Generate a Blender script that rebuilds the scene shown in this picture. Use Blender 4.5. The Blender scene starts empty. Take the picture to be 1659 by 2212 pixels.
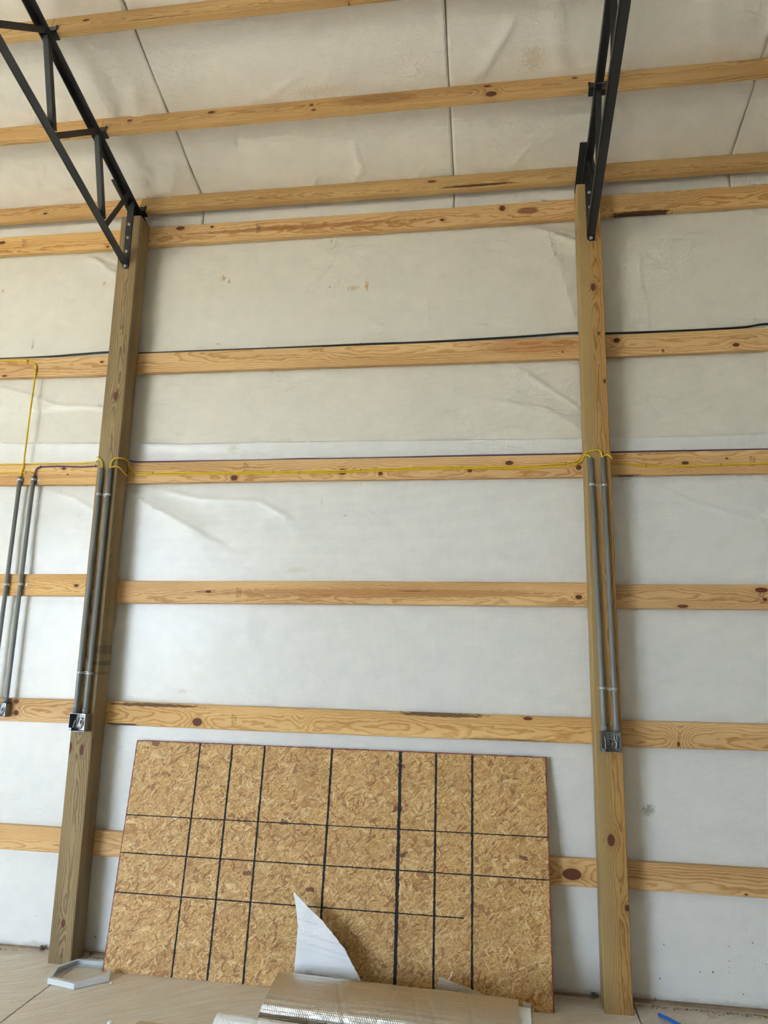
import bpy, math, random
import numpy as np
from mathutils import Matrix, Vector
random.seed(7); RNG = np.random.default_rng(7)
SC = bpy.context.scene; COL = SC.collection

# ---------------------------------------------------------------- camera
FPX = 1553.47
cd = bpy.data.cameras.new('camera'); cam = bpy.data.objects.new('camera', cd); COL.objects.link(cam)
cd.sensor_fit = 'HORIZONTAL'; cd.sensor_width = 36.0; cd.lens = 36.0 * FPX / 1659.0
cd.clip_start = 0.05; cd.clip_end = 400
def _rod(r):
    r = np.array(r); th = np.linalg.norm(r); k = r / th
    K = np.array([[0, -k[2], k[1]], [k[2], 0, -k[0]], [-k[1], k[0], 0]])
    return np.eye(3) + math.sin(th) * K + (1 - math.cos(th)) * K @ K
_R = _rod((-0.1923, 0.1448, 0.0067)) @ np.array([[1, 0, 0], [0, 0, -1], [0, 1, 0]], float)
_M = Matrix.Identity(4)
for i in range(3):
    _M[i][0] = _R[0][i]; _M[i][1] = -_R[1][i]; _M[i][2] = -_R[2][i]
_M.translation = Vector((2.4812, -4.332, 1.7674))
cam.matrix_world = _M
SC.camera = cam

# ---------------------------------------------------------------- light: overcast sky through the open doors
wd = bpy.data.worlds.new('sky'); SC.world = wd; wd.use_nodes = True
bg = wd.node_tree.nodes['Background']
bg.inputs[0].default_value = (0.60, 0.765, 1.0, 1); bg.inputs[1].default_value = 5.0
DOORS = [(-7.0, -2.5, 3.7)]           # (x0, x1, height) openings in the front wall
YF, XL, XR = -9.2, -9.4, 8.6          # front wall, left wall, right wall
for (a, b, h) in DOORS:
    ld = bpy.data.lights.new('door_portal', 'AREA'); ld.shape = 'RECTANGLE'; ld.size = b - a; ld.size_y = h
    ld.cycles.is_portal = True
    lo = bpy.data.objects.new('door_portal', ld); COL.objects.link(lo)
    lo.location = ((a + b) / 2, YF - 0.05, h / 2); lo.rotation_euler = (math.radians(90), 0, 0)
sun = bpy.data.lights.new('sun', 'SUN'); sun.energy = 10.0; sun.angle = math.radians(6); sun.color = (1.0, 0.90, 0.78)
so = bpy.data.objects.new('sun', sun); COL.objects.link(so)      # high sun from behind the building: it lights the yard, not the room
so.rotation_euler = (math.radians(-30), math.radians(-22), 0)
vs = SC.view_settings
SC.display_settings.display_device = 'sRGB'
vs.view_transform = 'Standard'; vs.look = 'None'; vs.gamma = 1.0; vs.use_curve_mapping = False
vs.exposure = 2.08
try:
    SC.cycles.use_denoising = True
    SC.cycles.adaptive_threshold = 0.12; SC.cycles.adaptive_min_samples = 12
    SC.cycles.caustics_reflective = False; SC.cycles.caustics_refractive = False
    SC.cycles.max_bounces = 7; SC.cycles.diffuse_bounces = 5; SC.cycles.glossy_bounces = 4
    SC.cycles.sample_clamp_indirect = 8.0
except Exception:
    pass

# ---------------------------------------------------------------- helpers
def lin(r, g, b):
    f = lambda c: ((c / 255 + 0.055) / 1.055) ** 2.4 if c > 10.3 else c / 255 / 12.92
    return (f(r), f(g), f(b), 1.0)

class NT:
    def __init__(s, name):
        s.m = bpy.data.materials.new(name); s.m.use_nodes = True
        s.t = s.m.node_tree; s.b = s.t.nodes['Principled BSDF']
    def node(s, typ, **kw):
        n = s.t.nodes.new(typ)
        for k, v in kw.items(): setattr(n, k, v)
        return n
    def put(s, sock, v):
        if isinstance(v, bpy.types.NodeSocket): s.t.links.new(v, sock)
        elif v is not None: sock.default_value = v
    def ma(s, op, a, b=None, c=None):
        n = s.node('ShaderNodeMath', operation=op)
        for i, v in enumerate((a, b, c)):
            if v is not None: s.put(n.inputs[i], v)
        return n.outputs[0]
    def xyz(s, v):
        n = s.node('ShaderNodeSeparateXYZ'); s.put(n.inputs[0], v); return n.outputs
    def comb(s, x, y, z):
        n = s.node('ShaderNodeCombineXYZ')
        for i, v in enumerate((x, y, z)): s.put(n.inputs[i], v)
        return n.outputs[0]
    def noise(s, vec, scale=1, detail=2, rough=0.5, out=0):
        n = s.node('ShaderNodeTexNoise'); s.put(n.inputs['Vector'], vec)
        n.inputs['Scale'].default_value = scale; n.inputs['Detail'].default_value = detail; n.inputs['Roughness'].default_value = rough
        return n.outputs[out]
    def mapr(s, v, a, b, c=0.0, d=1.0, smooth=True):
        n = s.node('ShaderNodeMapRange'); n.interpolation_type = 'SMOOTHSTEP' if smooth else 'LINEAR'
        s.put(n.inputs[0], v)
        for i, q in enumerate((a, b, c, d)): n.inputs[i + 1].default_value = q
        return n.outputs[0]
    def mix(s, f, a, b, mode='MIX'):
        n = s.node('ShaderNodeMix', data_type='RGBA', blend_type=mode)
        s.put(n.inputs[0], f); s.put(n.inputs[6], a); s.put(n.inputs[7], b); return n.outputs[2]
    def ramp(s, v, stops, interp='LINEAR'):
        n = s.node('ShaderNodeValToRGB'); e = n.color_ramp.elements; n.color_ramp.interpolation = interp
        while len(e) < len(stops): e.new(0.5)
        for el, (p, c) in zip(e, stops): el.position = p; el.color = c
        s.put(n.inputs[0], v); return n.outputs[0]
    def coord(s, which='Object'):
        return s.node('ShaderNodeTexCoord').outputs[which]
    def bump(s, h, strength=0.5, dist=0.01, normal=None):
        n = s.node('ShaderNodeBump'); n.inputs['Strength'].default_value = strength; n.inputs['Distance'].default_value = dist
        s.put(n.inputs['Height'], h)
        if normal is not None: s.put(n.inputs['Normal'], normal)
        return n.outputs[0]
    def fin(s, color=None, rough=None, metal=None, normal=None, spec=None):
        s.put(s.b.inputs['Base Color'], color); s.put(s.b.inputs['Roughness'], rough)
        s.put(s.b.inputs['Metallic'], metal); s.put(s.b.inputs['Normal'], normal)
        if spec is not None: s.put(s.b.inputs['Specular IOR Level'], spec)
        return s.m

def plain(name, rgb, rough=0.5, metal=0.0, vary=0.06, scale=30):
    t = NT(name); c = lin(*rgb)
    n = t.noise(t.coord(), scale, 3)
    f = t.mapr(n, 0.3, 0.7)
    col = t.mix(f, tuple(v * (1 - vary) for v in c[:3]) + (1,), tuple(min(1, v * (1 + vary)) for v in c[:3]) + (1,))
    return t.fin(col, rough, metal)

class MB:
    """collects shapes into one mesh object"""
    def __init__(s): s.v = []; s.f = []; s.mi = []; s.sm = []
    def add(s, vs, fs, mi=0, smooth=False):
        o = len(s.v); s.v += [tuple(p) for p in vs]
        for f in fs: s.f.append(tuple(i + o for i in f)); s.mi.append(mi); s.sm.append(smooth)
    def box(s, lo, hi, mi=0, M=None):
        x0, y0, z0 = lo; x1, y1, z1 = hi
        v = [(x0, y0, z0), (x1, y0, z0), (x1, y1, z0), (x0, y1, z0), (x0, y0, z1), (x1, y0, z1), (x1, y1, z1), (x0, y1, z1)]
        if M is not None: v = [M @ Vector(p) for p in v]
        s.add(v, [(0, 3, 2, 1), (4, 5, 6, 7), (0, 1, 5, 4), (1, 2, 6, 5), (2, 3, 7, 6), (3, 0, 4, 7)], mi)
    def bar(s, a, b, side, w0, w1, t0, t1, mi=0):
        """box from a to b; 'side' is the width axis (w0..w1), third axis from t0..t1"""
        a, b = Vector(a), Vector(b); d = (b - a).normalized(); u = Vector(side).normalized(); n = d.cross(u).normalized()
        v = []
        for p in (a, b):
            for (w, t) in ((w0, t0), (w1, t0), (w1, t1), (w0, t1)): v.append(p + u * w + n * t)
        s.add(v, [(0, 1, 2, 3), (7, 6, 5, 4), (0, 4, 5, 1), (1, 5, 6, 2), (2, 6, 7, 3), (3, 7, 4, 0)], mi)
    def prism(s, poly, M, h, mi=0):
        """poly in local xy extruded along local z by h"""
        n = len(poly); v = [M @ Vector((p[0], p[1], 0)) for p in poly] + [M @ Vector((p[0], p[1], h)) for p in poly]
        f = [tuple(range(n - 1, -1, -1)), tuple(range(n, 2 * n))] + [(i, (i + 1) % n, n + (i + 1) % n, n + i) for i in range(n)]
        s.add(v, f, mi)
    def tube(s, path, r, sides=10, mi=0, cap=True, flat=1.0):
        P = [Vector(p) for p in path]; n = len(P); rings = []
        up = Vector((0.3, 0.2, 1)).normalized(); u = None
        for i in range(n):
            d = (P[min(i + 1, n - 1)] - P[max(i - 1, 0)]).normalized()
            if u is None:
                u = up.cross(d)
                if u.length < 0.1: u = Vector((1, 0, 0)).cross(d)
            u = (u - d * u.dot(d)).normalized(); w = d.cross(u)
            rr = r[i] if isinstance(r, (list, tuple)) else r
            rings.append([P[i] + (u * math.cos(a) + w * math.sin(a) * flat) * rr for a in [2 * math.pi * k / sides for k in range(sides)]])
        v = [p for rg in rings for p in rg]; f = []
        for i in range(n - 1):
            for k in range(sides):
                k2 = (k + 1) % sides; f.append((i * sides + k, i * sides + k2, (i + 1) * sides + k2, (i + 1) * sides + k))
        s.add(v, f, mi, True)
        if cap:
            s.add(rings[0], [tuple(range(sides - 1, -1, -1))], mi); s.add(rings[-1], [tuple(range(sides))], mi)
    def lathe(s, prof, M, sides=16, mi=0, smooth=True):
        v = []; f = []; m = len(prof)
        for (r, z) in prof:
            for k in range(sides):
                a = 2 * math.pi * k / sides; v.append(M @ Vector((r * math.cos(a), r * math.sin(a), z)))
        for i in range(m - 1):
            for k in range(sides):
                k2 = (k + 1) % sides; f.append((i * sides + k, i * sides + k2, (i + 1) * sides + k2, (i + 1) * sides + k))
        s.add(v, f, mi, smooth)
    def build(s, name, mats, parent=None, loc=None, M=None, label=None, cat=None, group=None, kind=None):
        me = bpy.data.meshes.new(name); me.from_pydata(s.v, [], s.f); me.update()
        if not isinstance(mats, (list, tuple)): mats = [mats]
        for m in mats: me.materials.append(m)
        if any(s.mi): me.polygons.foreach_set('material_index', s.mi)
        if any(s.sm): me.polygons.foreach_set('use_smooth', s.sm)
        return link(name, me, parent, loc, M, label, cat, group, kind)

def link(name, me, parent=None, loc=None, M=None, label=None, cat=None, group=None, kind=None):
    o = bpy.data.objects.new(name, me); COL.objects.link(o)
    if M is not None: o.matrix_world = M
    elif loc is not None: o.location = loc
    if parent is not None: o.parent = parent
    if label: o['label'] = label
    if cat: o['category'] = cat
    if group: o['group'] = group
    if kind: o['kind'] = kind
    return o
def thing(name, label, cat, loc=(0, 0, 0), group=None, kind=None):
    return link(name, None, None, loc, None, label, cat, group, kind)
def T(x, y, z): return Matrix.Translation((x, y, z))
def smooth_path(P, n=8):
    P = [np.array(p, float) for p in P]; Q = [2 * P[0] - P[1]] + P + [2 * P[-1] - P[-2]]; out = []
    for i in range(1, len(Q) - 2):
        a, b, c, d = Q[i - 1], Q[i], Q[i + 1], Q[i + 2]
        for k in range(n):
            t = k / n
            out.append(0.5 * (2 * b + (c - a) * t + (2 * a - 5 * b + 4 * c - d) * t * t + (3 * b - a - 3 * c + d) * t ** 3))
    out.append(P[-1]); return [tuple(p) for p in out]
def grid_obj(name, X, Y, Z, U, V, mat, skirt=None, **kw):
    """X..V are 2-D arrays (rows x cols); makes a smooth sheet with metric uv; skirt = offset vector for the edge thickness"""
    r, c = X.shape; co = np.stack([X, Y, Z], -1).reshape(-1, 3); uv = np.stack([U, V], -1).reshape(-1, 2)
    idx = np.arange(r * c).reshape(r, c)
    q = np.stack([idx[:-1, :-1], idx[:-1, 1:], idx[1:, 1:], idx[1:, :-1]], -1).reshape(-1, 4)
    nq = len(q)
    if skirt is not None:
        loop = np.concatenate([idx[0, :], idx[1:, -1], idx[-1, -2::-1], idx[-2:0:-1, 0]])
        base = len(co); co = np.concatenate([co, co[loop] + np.array(skirt)]); uv = np.concatenate([uv, uv[loop]])
        n = len(loop); j = np.arange(n); k = (j + 1) % n
        q = np.concatenate([q, np.stack([loop[j], base + j, base + k, loop[k]], -1)])
    me = bpy.data.meshes.new(name); me.vertices.add(len(co)); me.vertices.foreach_set('co', co.astype(np.float32).ravel())
    me.loops.add(q.size); me.loops.foreach_set('vertex_index', q.ravel().astype(np.int32))
    me.polygons.add(len(q)); me.polygons.foreach_set('loop_start', (np.arange(len(q)) * 4).astype(np.int32))
    sm = np.ones(len(q), bool); sm[nq:] = False
    me.polygons.foreach_set('use_smooth', sm)
    ul = me.uv_layers.new(name='UVMap'); ul.data.foreach_set('uv', uv[q.ravel()].astype(np.float32).ravel())
    me.update(calc_edges=True); me.validate(); me.materials.append(mat)
    return link(name, me, **kw)
def vnoise(x, y, seed=0):
    """smooth value noise on arrays"""
    xi = np.floor(x).astype(int); yi = np.floor(y).astype(int); fx = x - xi; fy = y - yi
    fx = fx * fx * (3 - 2 * fx); fy = fy * fy * (3 - 2 * fy)
    def h(a, b):
        n = (a * 374761393 + b * 668265263 + seed * 144665) & 0x7fffffff
        n = (n ^ (n >> 13)) * 1274126177 & 0x7fffffff
        return ((n ^ (n >> 16)) & 0xffff) / 65535.0
    return (h(xi, yi) * (1 - fx) + h(xi + 1, yi) * fx) * (1 - fy) + (h(xi, yi + 1) * (1 - fx) + h(xi + 1, yi + 1) * fx) * fy

# ---------------------------------------------------------------- materials
def wood(name, light, dark, knots=(), yc=0.06, zc=0.07, freq=150, seed=0.0, stains=(), tint=None, contrast=1.0, rough=0.62, ramp_tone=None):
    """board lumber: local x runs along the board, z across its face. knots: (x, z, rx, rz)"""
    t = NT(name); P = t.coord(); x, y, z = t.xyz(P)
    xs = t.ma('ADD', t.ma('MULTIPLY', x, 0.55), seed * 7.3)
    n1 = t.noise(t.comb(xs, seed, 0.0), 1.3, 2, 0.55); n2 = t.noise(t.comb(xs, seed + 5, 2.0), 1.0, 2, 0.5)
    n3 = t.noise(t.comb(t.ma('MULTIPLY', x, 2.2), t.ma('MULTIPLY', y, 9), t.ma('ADD', t.ma('MULTIPLY', z, 9), seed)), 1.6, 3, 0.55)
    dz = t.ma('ADD', t.ma('SUBTRACT', z, zc), t.ma('MULTIPLY', t.ma('SUBTRACT', n1, 0.5), 0.12))
    dy = t.ma('ADD', t.ma('ADD', y, yc), t.ma('MULTIPLY', t.ma('SUBTRACT', n2, 0.5), 0.10))
    r = t.ma('SQRT', t.ma('ADD', t.ma('MULTIPLY', dz, dz), t.ma('MULTIPLY', dy, dy)))
    r = t.ma('ADD', r, t.ma('MULTIPLY', n3, 0.03))
    kmask = None; kd = None
    for kn_ in knots:
        kx, kz, rx, rz = kn_[:4]
        a = t.ma('DIVIDE', t.ma('SUBTRACT', x, kx), rx); b = t.ma('DIVIDE', t.ma('SUBTRACT', z, kz), rz)
        d = t.ma('SQRT', t.ma('ADD', t.ma('MULTIPLY', a, a), t.ma('MULTIPLY', b, b)))
        # rings swirl round the knot
        g = t.ma('MULTIPLY', t.ma('POWER', 2.718, t.ma('MULTIPLY', t.ma('MULTIPLY', d, d), -0.16)), min(0.03, 0.9 * rz))
        r = t.ma('ADD', r, g)
        if len(kn_) > 4: continue          # sound intergrown knot: the rings swirl, no dark core
        dn = t.ma('ADD', d, t.ma('MULTIPLY', t.ma('SUBTRACT', n3, 0.5), 0.5))
        k = t.mapr(dn, 1.12, 0.85); kmask = k if kmask is None else t.ma('MAXIMUM', kmask, k)
        kd = dn if kd is None else t.ma('MINIMUM', kd, dn)
    ring = t.ma('FRACT', t.ma('MULTIPLY', r, freq))
    g = t.ramp(ring, [(0.0, (0, 0, 0, 1)), (0.45, (0.08, 0.08, 0.08, 1)), (0.80, (1, 1, 1, 1)), (0.90, (0.9, 0.9, 0.9, 1)), (1.0, (0, 0, 0, 1))])
    fine = t.noise(t.comb(t.ma('MULTIPLY', x, 5), t.ma('MULTIPLY', y, 260), t.ma('MULTIPLY', z, 260)), 1.0, 2, 0.6)
    big = t.noise(t.comb(t.ma('MULTIPLY', x, 0.8), t.ma('MULTIPLY', y, 8), t.ma('ADD', t.ma('MULTIPLY', z, 8), seed * 3)), 1.0, 2)
    fac = t.ma('MULTIPLY', t.ma('ADD', t.ma('MULTIPLY', g, 0.72), t.ma('MULTIPLY', fine, 0.34)), t.mapr(big, 0.25, 0.75, 0.6 * contrast, 1.15 * contrast))
    L, Dk = lin(*light), lin(*dark)
    col = t.mix(fac, L, Dk)
    col = t.mix(t.mapr(big, 0.3, 0.75, 0.0, 0.30), col, tuple(c * 0.80 for c in Dk[:3]) + (1,))
    if tint:   # olive treated band across the face: (colour, z0, z1)
        col = t.mix(t.ma('MULTIPLY', t.mapr(t.ma('ADD', z, t.ma('MULTIPLY', n3, 0.02)), tint[1], tint[2]), 0.75), col, t.mix(t.ma('MULTIPLY', fac, 0.7), lin(*tint[0]), tuple(c * 0.55 for c in lin(*tint[0])[:3]) + (1,)))
    for (sx, sz, rx, rz, rgb, st) in stains:
        a = t.ma('DIVIDE', t.ma('SUBTRACT', x, sx), rx); b = t.ma('DIVIDE', t.ma('SUBTRACT', z, sz), rz)
        d = t.ma('SQRT', t.ma('ADD', t.ma('MULTIPLY', a, a), t.ma('MULTIPLY', b, b)))
        nn = t.noise(t.comb(t.ma('MULTIPLY', x, 22), 0.0, t.ma('MULTIPLY', z, 130)), 1.0, 3, 0.7)
        m = t.ma('MULTIPLY', t.mapr(t.ma('ADD', d, t.ma('MULTIPLY', t.ma('SUBTRACT', nn, 0.5), 1.6)), 1.0, 0.7), st)
        col = t.mix(m, col, lin(*rgb))
    if kmask is not None:
        kc = t.ramp(t.ma('FRACT', t.ma('MULTIPLY', kd, 3.2)), [(0, lin(116, 66, 38)), (0.7, lin(84, 44, 28)), (1, lin(116, 66, 38))])
        edge = t.mapr(kd, 0.75, 1.0, 0, 1)
        kc = t.mix(t.ma('MULTIPLY', edge, 0.6), kc, lin(52, 30, 20))
        halo = t.mapr(kd, 2.6, 1.0, 0.0, 0.28)
        col = t.mix(halo, col, Dk); col = t.mix(kmask, col, kc)
    nb = t.bump(fine, 0.2, 0.002)
    return t.fin(col, rough, 0.0, nb, 0.3)

def bubble(name, rgb, rough=0.26, marks=(), specks=False, pitch=0.0125, metal=0.0, strength=0.32, wr=0.25):
    """bubble film insulation facing; uv is metric"""
    t = NT(name); uv = t.coord('UV'); u, v, _ = t.xyz(uv)
    k = 2 * math.pi / (pitch * 0.866); hs = None
    for a in (0, 60, 120):
        ca, sa = math.cos(math.radians(a + 90)) * k, math.sin(math.radians(a + 90)) * k
        c = t.ma('COSINE', t.ma('ADD', t.ma('MULTIPLY', u, ca), t.ma('MULTIPLY', v, sa)))
        hs = c if hs is None else t.ma('ADD', hs, c)
    dome = t.mapr(hs, -0.6, 2.2)
    n = t.noise(t.comb(t.ma('MULTIPLY', u, 9), t.ma('MULTIPLY', v, 9), 0.0), 1.0, 1, 0.6)
    wri = t.noise(t.comb(t.ma('MULTIPLY', u, 9), t.ma('MULTIPLY', v, 22), 1.0), 1.0, 2, 0.5)
    nn = t.noise(t.comb(t.ma('MULTIPLY', u, 70), t.ma('MULTIPLY', v, 45), 0.0), 1.0, 2, 0.7) if marks else None
    col = t.mix(t.mapr(n, 0.3, 0.7), lin(*[c - 4 for c in rgb]), lin(*rgb))
    col = t.mix(t.ma('MULTIPLY', t.mapr(dome, 0.45, 1.0), 0.30), col, lin(*[c * 0.86 for c in rgb]))
    for (mx, mz, rx, rz, rc, st) in marks:
        a = t.ma('DIVIDE', t.ma('SUBTRACT', u, mx), rx); b = t.ma('DIVIDE', t.ma('SUBTRACT', v, mz), rz)
        d = t.ma('SQRT', t.ma('ADD', t.ma('MULTIPLY', a, a), t.ma('MULTIPLY', b, b)))
        m = t.ma('MULTIPLY', t.mapr(t.ma('ADD', d, t.ma('MULTIPLY', t.ma('SUBTRACT', nn, 0.5), 2.4)), 0.9, 0.2), st)
        col = t.mix(m, col, lin(*rc))
    if specks:   # splashed mud low on the wall
        vo = t.node('ShaderNodeTexVoronoi'); t.put(vo.inputs['Vector'], t.comb(u, v, 0.0)); vo.inputs['Scale'].default_value = 34
        rnd = t.xyz(vo.outputs['Color'])
        size = t.ma('MULTIPLY', t.ma('POWER', rnd[0], 3.0), 0.22)
        low = t.mapr(v, 0.55, 0.05); lx = t.mapr(u, 2.4, 3.0)
        keep = t.ma('GREATER_THAN', t.ma('MULTIPLY', rnd[1], t.ma('MULTIPLY', low, t.ma('ADD', t.ma('MULTIPLY', lx, 0.60), 0.40))), 0.24)
        m = t.ma('MULTIPLY', t.ma('MULTIPLY', t.ma('LESS_THAN', vo.outputs['Distance'], size), keep), 0.75)
        col = t.mix(m, col, lin(74, 70, 64))
        dn = t.noise(t.comb(t.ma('MULTIPLY', u, 12), t.ma('MULTIPLY', v, 20), 3.0), 1.0, 4, 0.7)
        dirt = t.ma('MULTIPLY', t.mapr(t.ma('ADD', v, t.ma('MULTIPLY', dn, 0.06)), 0.075, 0.03), 0.6)
        col = t.mix(dirt, col, lin(150, 138, 120))
    nb = t.bump(t.ma('ADD', t.ma('MULTIPLY', dome, strength * 0.0022 * 100), t.ma('MULTIPLY', wri, wr * 0.22)), 1.0, 0.01)
    return t.fin(col, rough, metal, nb, 0.5)

def concrete():
    t = NT('concrete'); P = t.coord(); x, y, z = t.xyz(P)
    # long trowel streaks, slightly curved
    u_ = t.ma('ADD', t.ma('MULTIPLY', x, 0.80), t.ma('MULTIPLY', y, 0.60)); v_ = t.ma('SUBTRACT', t.ma('MULTIPLY', y, 0.80), t.ma('MULTIPLY', x, 0.60))
    v_ = t.ma('ADD', v_, t.ma('MULTIPLY', t.noise(P, 0.9, 1), 0.5))
    sw = t.noise(t.comb(t.ma('MULTIPLY', u_, 3.0), t.ma('MULTIPLY', v_, 42), 0.0), 1.0, 4, 0.68)
    big = t.noise(P, 2.3, 4, 0.6); sm = t.noise(P, 90, 3, 0.7)
    col = t.mix(t.mapr(sw, 0.25, 0.8), lin(210, 198, 178), lin(236, 227, 212))
    col = t.mix(t.mapr(big, 0.45, 0.75, 0, 0.4), col, lin(212, 194, 164))
    col = t.mix(t.mapr(sm, 0.62, 0.74, 0, 0.45), col, lin(140, 126, 106))
    dust = t.noise(P, 7, 4, 0.7)
    near = t.mapr(t.ma('ADD', y, t.ma('MULTIPLY', dust, 0.12)), -0.10, 0.03)
    col = t.mix(t.ma('MULTIPLY', near, 0.55), col, lin(168, 144, 114))
    nb = t.bump(sm, 0.15, 0.003)
    return t.fin(col, 0.75, 0, nb, 0.25)

W, H = 2.4384, 1.2192
def osb_mat():
    t = NT('oriented_strand_board'); P = t.coord(); x, y, z = t.xyz(P)
    warp = t.noise(P, 14, 2, 0.6)
    xw = t.ma('ADD', x, t.ma('MULTIPLY', warp, 0.05)); zw = t.ma('ADD', z, t.ma('MULTIPLY', warp, 0.06))
    f1 = t.noise(t.comb(t.ma('MULTIPLY', xw, 45), 0.0, t.ma('MULTIPLY', zw, 190)), 1.0, 3, 0.65)
    f2 = t.noise(t.comb(t.ma('MULTIPLY', xw, 170), 3.0, t.ma('MULTIPLY', zw, 70)), 1.0, 3, 0.65)
    base = t.ma('MULTIPLY', t.ma('ADD', f1, f2), 0.5)
    col = t.ramp(base, [(0.37, lin(112, 74, 38)), (0.46, lin(190, 144, 86)), (0.56, lin(222, 180, 118)), (0.68, lin(240, 208, 150))])
    shades = [lin(230, 190, 126), lin(206, 160, 96), lin(242, 210, 152), lin(190, 140, 82), lin(220, 178, 112), lin(164, 112, 66), lin(236, 200, 140)]
    A = [0.05, 0.6, -0.5, 1.35, 0.25, -1.0, 0.85]; LN = [0.13, 0.08, 0.10, 0.07, 0.05, 0.055, 0.04]; WD = [0.030, 0.014, 0.022, 0.015, 0.009, 0.012, 0.008]; TH_ = [0.80, 0.70, 0.76, 0.72, 0.66, 0.68, 0.66]
    for i in range(7):
        ca, sa = math.cos(A[i]), math.sin(A[i])
        u = t.ma('ADD', t.ma('MULTIPLY', xw, ca), t.ma('MULTIPLY', zw, sa)); v = t.ma('SUBTRACT', t.ma('MULTIPLY', zw, ca), t.ma('MULTIPLY', xw, sa))
        vo = t.node('ShaderNodeTexVoronoi', distance='MINKOWSKI'); vo.inputs['Exponent'].default_value = 3.0
        t.put(vo.inputs['Vector'], t.comb(t.ma('DIVIDE', u, LN[i]), t.ma('DIVIDE', v, WD[i]), i * 1.7)); vo.inputs['Scale'].default_value = 1
        rnd = t.xyz(vo.outputs['Color'])
        dd = t.ma('ADD', vo.outputs['Distance'], t.ma('MULTIPLY', t.ma('SUBTRACT', base, 0.5), 0.5))
        inside = t.ma('MULTIPLY', t.ma('GREATER_THAN', rnd[0], TH_[i]), t.ma('LESS_THAN', dd, 0.44))
        gr = t.noise(t.comb(t.ma('MULTIPLY', u, 14), t.ma('MULTIPLY', v, 420), i), 1.0, 1, 0.6)
        sh = t.ramp(rnd[1], [(k / 7, shades[(k + i) % 7]) for k in range(7)], 'CONSTANT')
        sh = t.mix(t.mapr(gr, 0.35, 0.75, 0, 0.35), sh, lin(130, 88, 48))
        sh = t.mix(t.mapr(dd, 0.34, 0.44, 0, 0.6), sh, lin(92, 60, 32))
        col = t.mix(t.ma('MULTIPLY', inside, 0.85), col, sh)
    sp = t.noise(P, 190, 2, 0.7); col = t.mix(t.mapr(sp, 0.56, 0.68, 0, 0.75), col, lin(84, 54, 30))
    pa = t.noise(P, 5.0, 3); col = t.mix(t.mapr(pa, 0.45, 0.8, 0, 0.35), col, lin(136, 94, 50))
    # a few dark bark flakes
    vo = t.node('ShaderNodeTexVoronoi', distance='CHEBYCHEV'); t.put(vo.inputs['Vector'], t.comb(t.ma('MULTIPLY', xw, 6.0), 0.0, t.ma('MULTIPLY', zw, 13))); vo.inputs['Scale'].default_value = 1
    rnd = t.xyz(vo.outputs['Color'])
    col = t.mix(t.ma('MULTIPLY', t.ma('MULTIPLY', t.ma('GREATER_THAN', rnd[0], 0.84), t.ma('LESS_THAN', vo.outputs['Distance'], 0.15)), 0.8), col, lin(104, 64, 40))
    en = t.ma('MULTIPLY', t.ma('SUBTRACT', warp, 0.5), 0.012)
    ed = t.ma('MINIMUM', t.ma('ADD', x, 0.001), t.ma('MINIMUM', t.ma('SUBTRACT', W, x), t.ma('SUBTRACT', H + 0.001, z)))
    col = t.mix(t.mapr(t.ma('ADD', ed, en), 0.010, 0.004, 0, 0.92), col, lin(124, 44, 44))     # red edge seal lapping on the face
    nb = t.bump(sp, 0.3, 0.002)
    return t.fin(col, 0.6, 0, nb, 0.35)

M_FILM = (231, 226, 214)
MK = [(0.69, 4.262, 0.03, 0.03, (186, 150, 98), 0.7), (0.73, 4.236, 0.014, 0.03, (186, 150, 98), 0.7), (1.60, 4.135, 0.05, 0.03, (192, 158, 104), 0.6),
      (1.69, 4.15, 0.02, 0.05, (190, 150, 92), 0.75), (1.439, 4.154, 0.012, 0.012, (120, 116, 110), 0.6), (-0.684, 3.83, 0.012, 0.05, (180, 146, 100), 0.7),
      (-0.188, 4.271, 0.02, 0.025, (196, 164, 112), 0.7), (-0.97, 4.258, 0.02, 0.025, (196, 164, 112), 0.6), (0.681, 3.781, 0.02, 0.012, (170, 130, 84), 0.6)]
MKL = [(1.592, 2.593, 0.02, 0.008, (186, 160, 120), 0.6), (3.331, 0.945, 0.05, 0.045, (150, 144, 134), 0.7), (1.441, 2.68, 0.006, 0.06, (206, 190, 164), 0.6),
       (0.60, 1.50, 0.08, 0.02, (200, 180, 150), 0.35), (0.84, 3.045, 0.06, 0.04, (206, 190, 158), 0.6), (1.3, 2.25, 0.12, 0.03, (206, 192, 168), 0.4)]
m_film_u = bubble('white_film_upper', (228, 222, 208), marks=MK)
m_film_l = bubble('white_film_lower', (232, 230, 223), marks=MKL, specks=True)
m_film_r = bubble('white_film_roof_brightened', (248, 242, 230), marks=[(2.75, 0.76, 0.09, 0.10, (214, 188, 146), 0.5), (1.5, 0.69, 0.3, 0.05, (216, 196, 160), 0.35)], strength=0.28)  # same film as the walls, whitened: missing ceiling light put into its colour
m_film_p = plain('white_film_plain', (236, 232, 224), 0.4)
m_white_off = bubble('white_film_offcut', (246, 246, 244), 0.4, pitch=0.011)
m_foil = bubble('foil_film', (216, 212, 206), 0.30, pitch=0.011, metal=1.0, strength=0.26, wr=1.6)
m_conc = concrete(); m_osb = osb_mat()
m_red = plain('red_edge_paint', (122, 50, 44), 0.7, 0, 0.2, 60)
m_marker = plain('black_marker_ink', (42, 39, 36), 0.9, 0, 0.3, 200)
m_steel = plain('black_primed_steel', (38, 38, 38), 0.48, 0.0, 0.15, 40)
m_bolt = plain('zinc_bolt', (186, 186, 182), 0.4, 0.6)
m_pvc = plain('grey_conduit', (126, 128, 128), 0.38, 0, 0.03, 12)
m_strap = plain('zinc_strap', (196, 198, 198), 0.34, 0.8)
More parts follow.
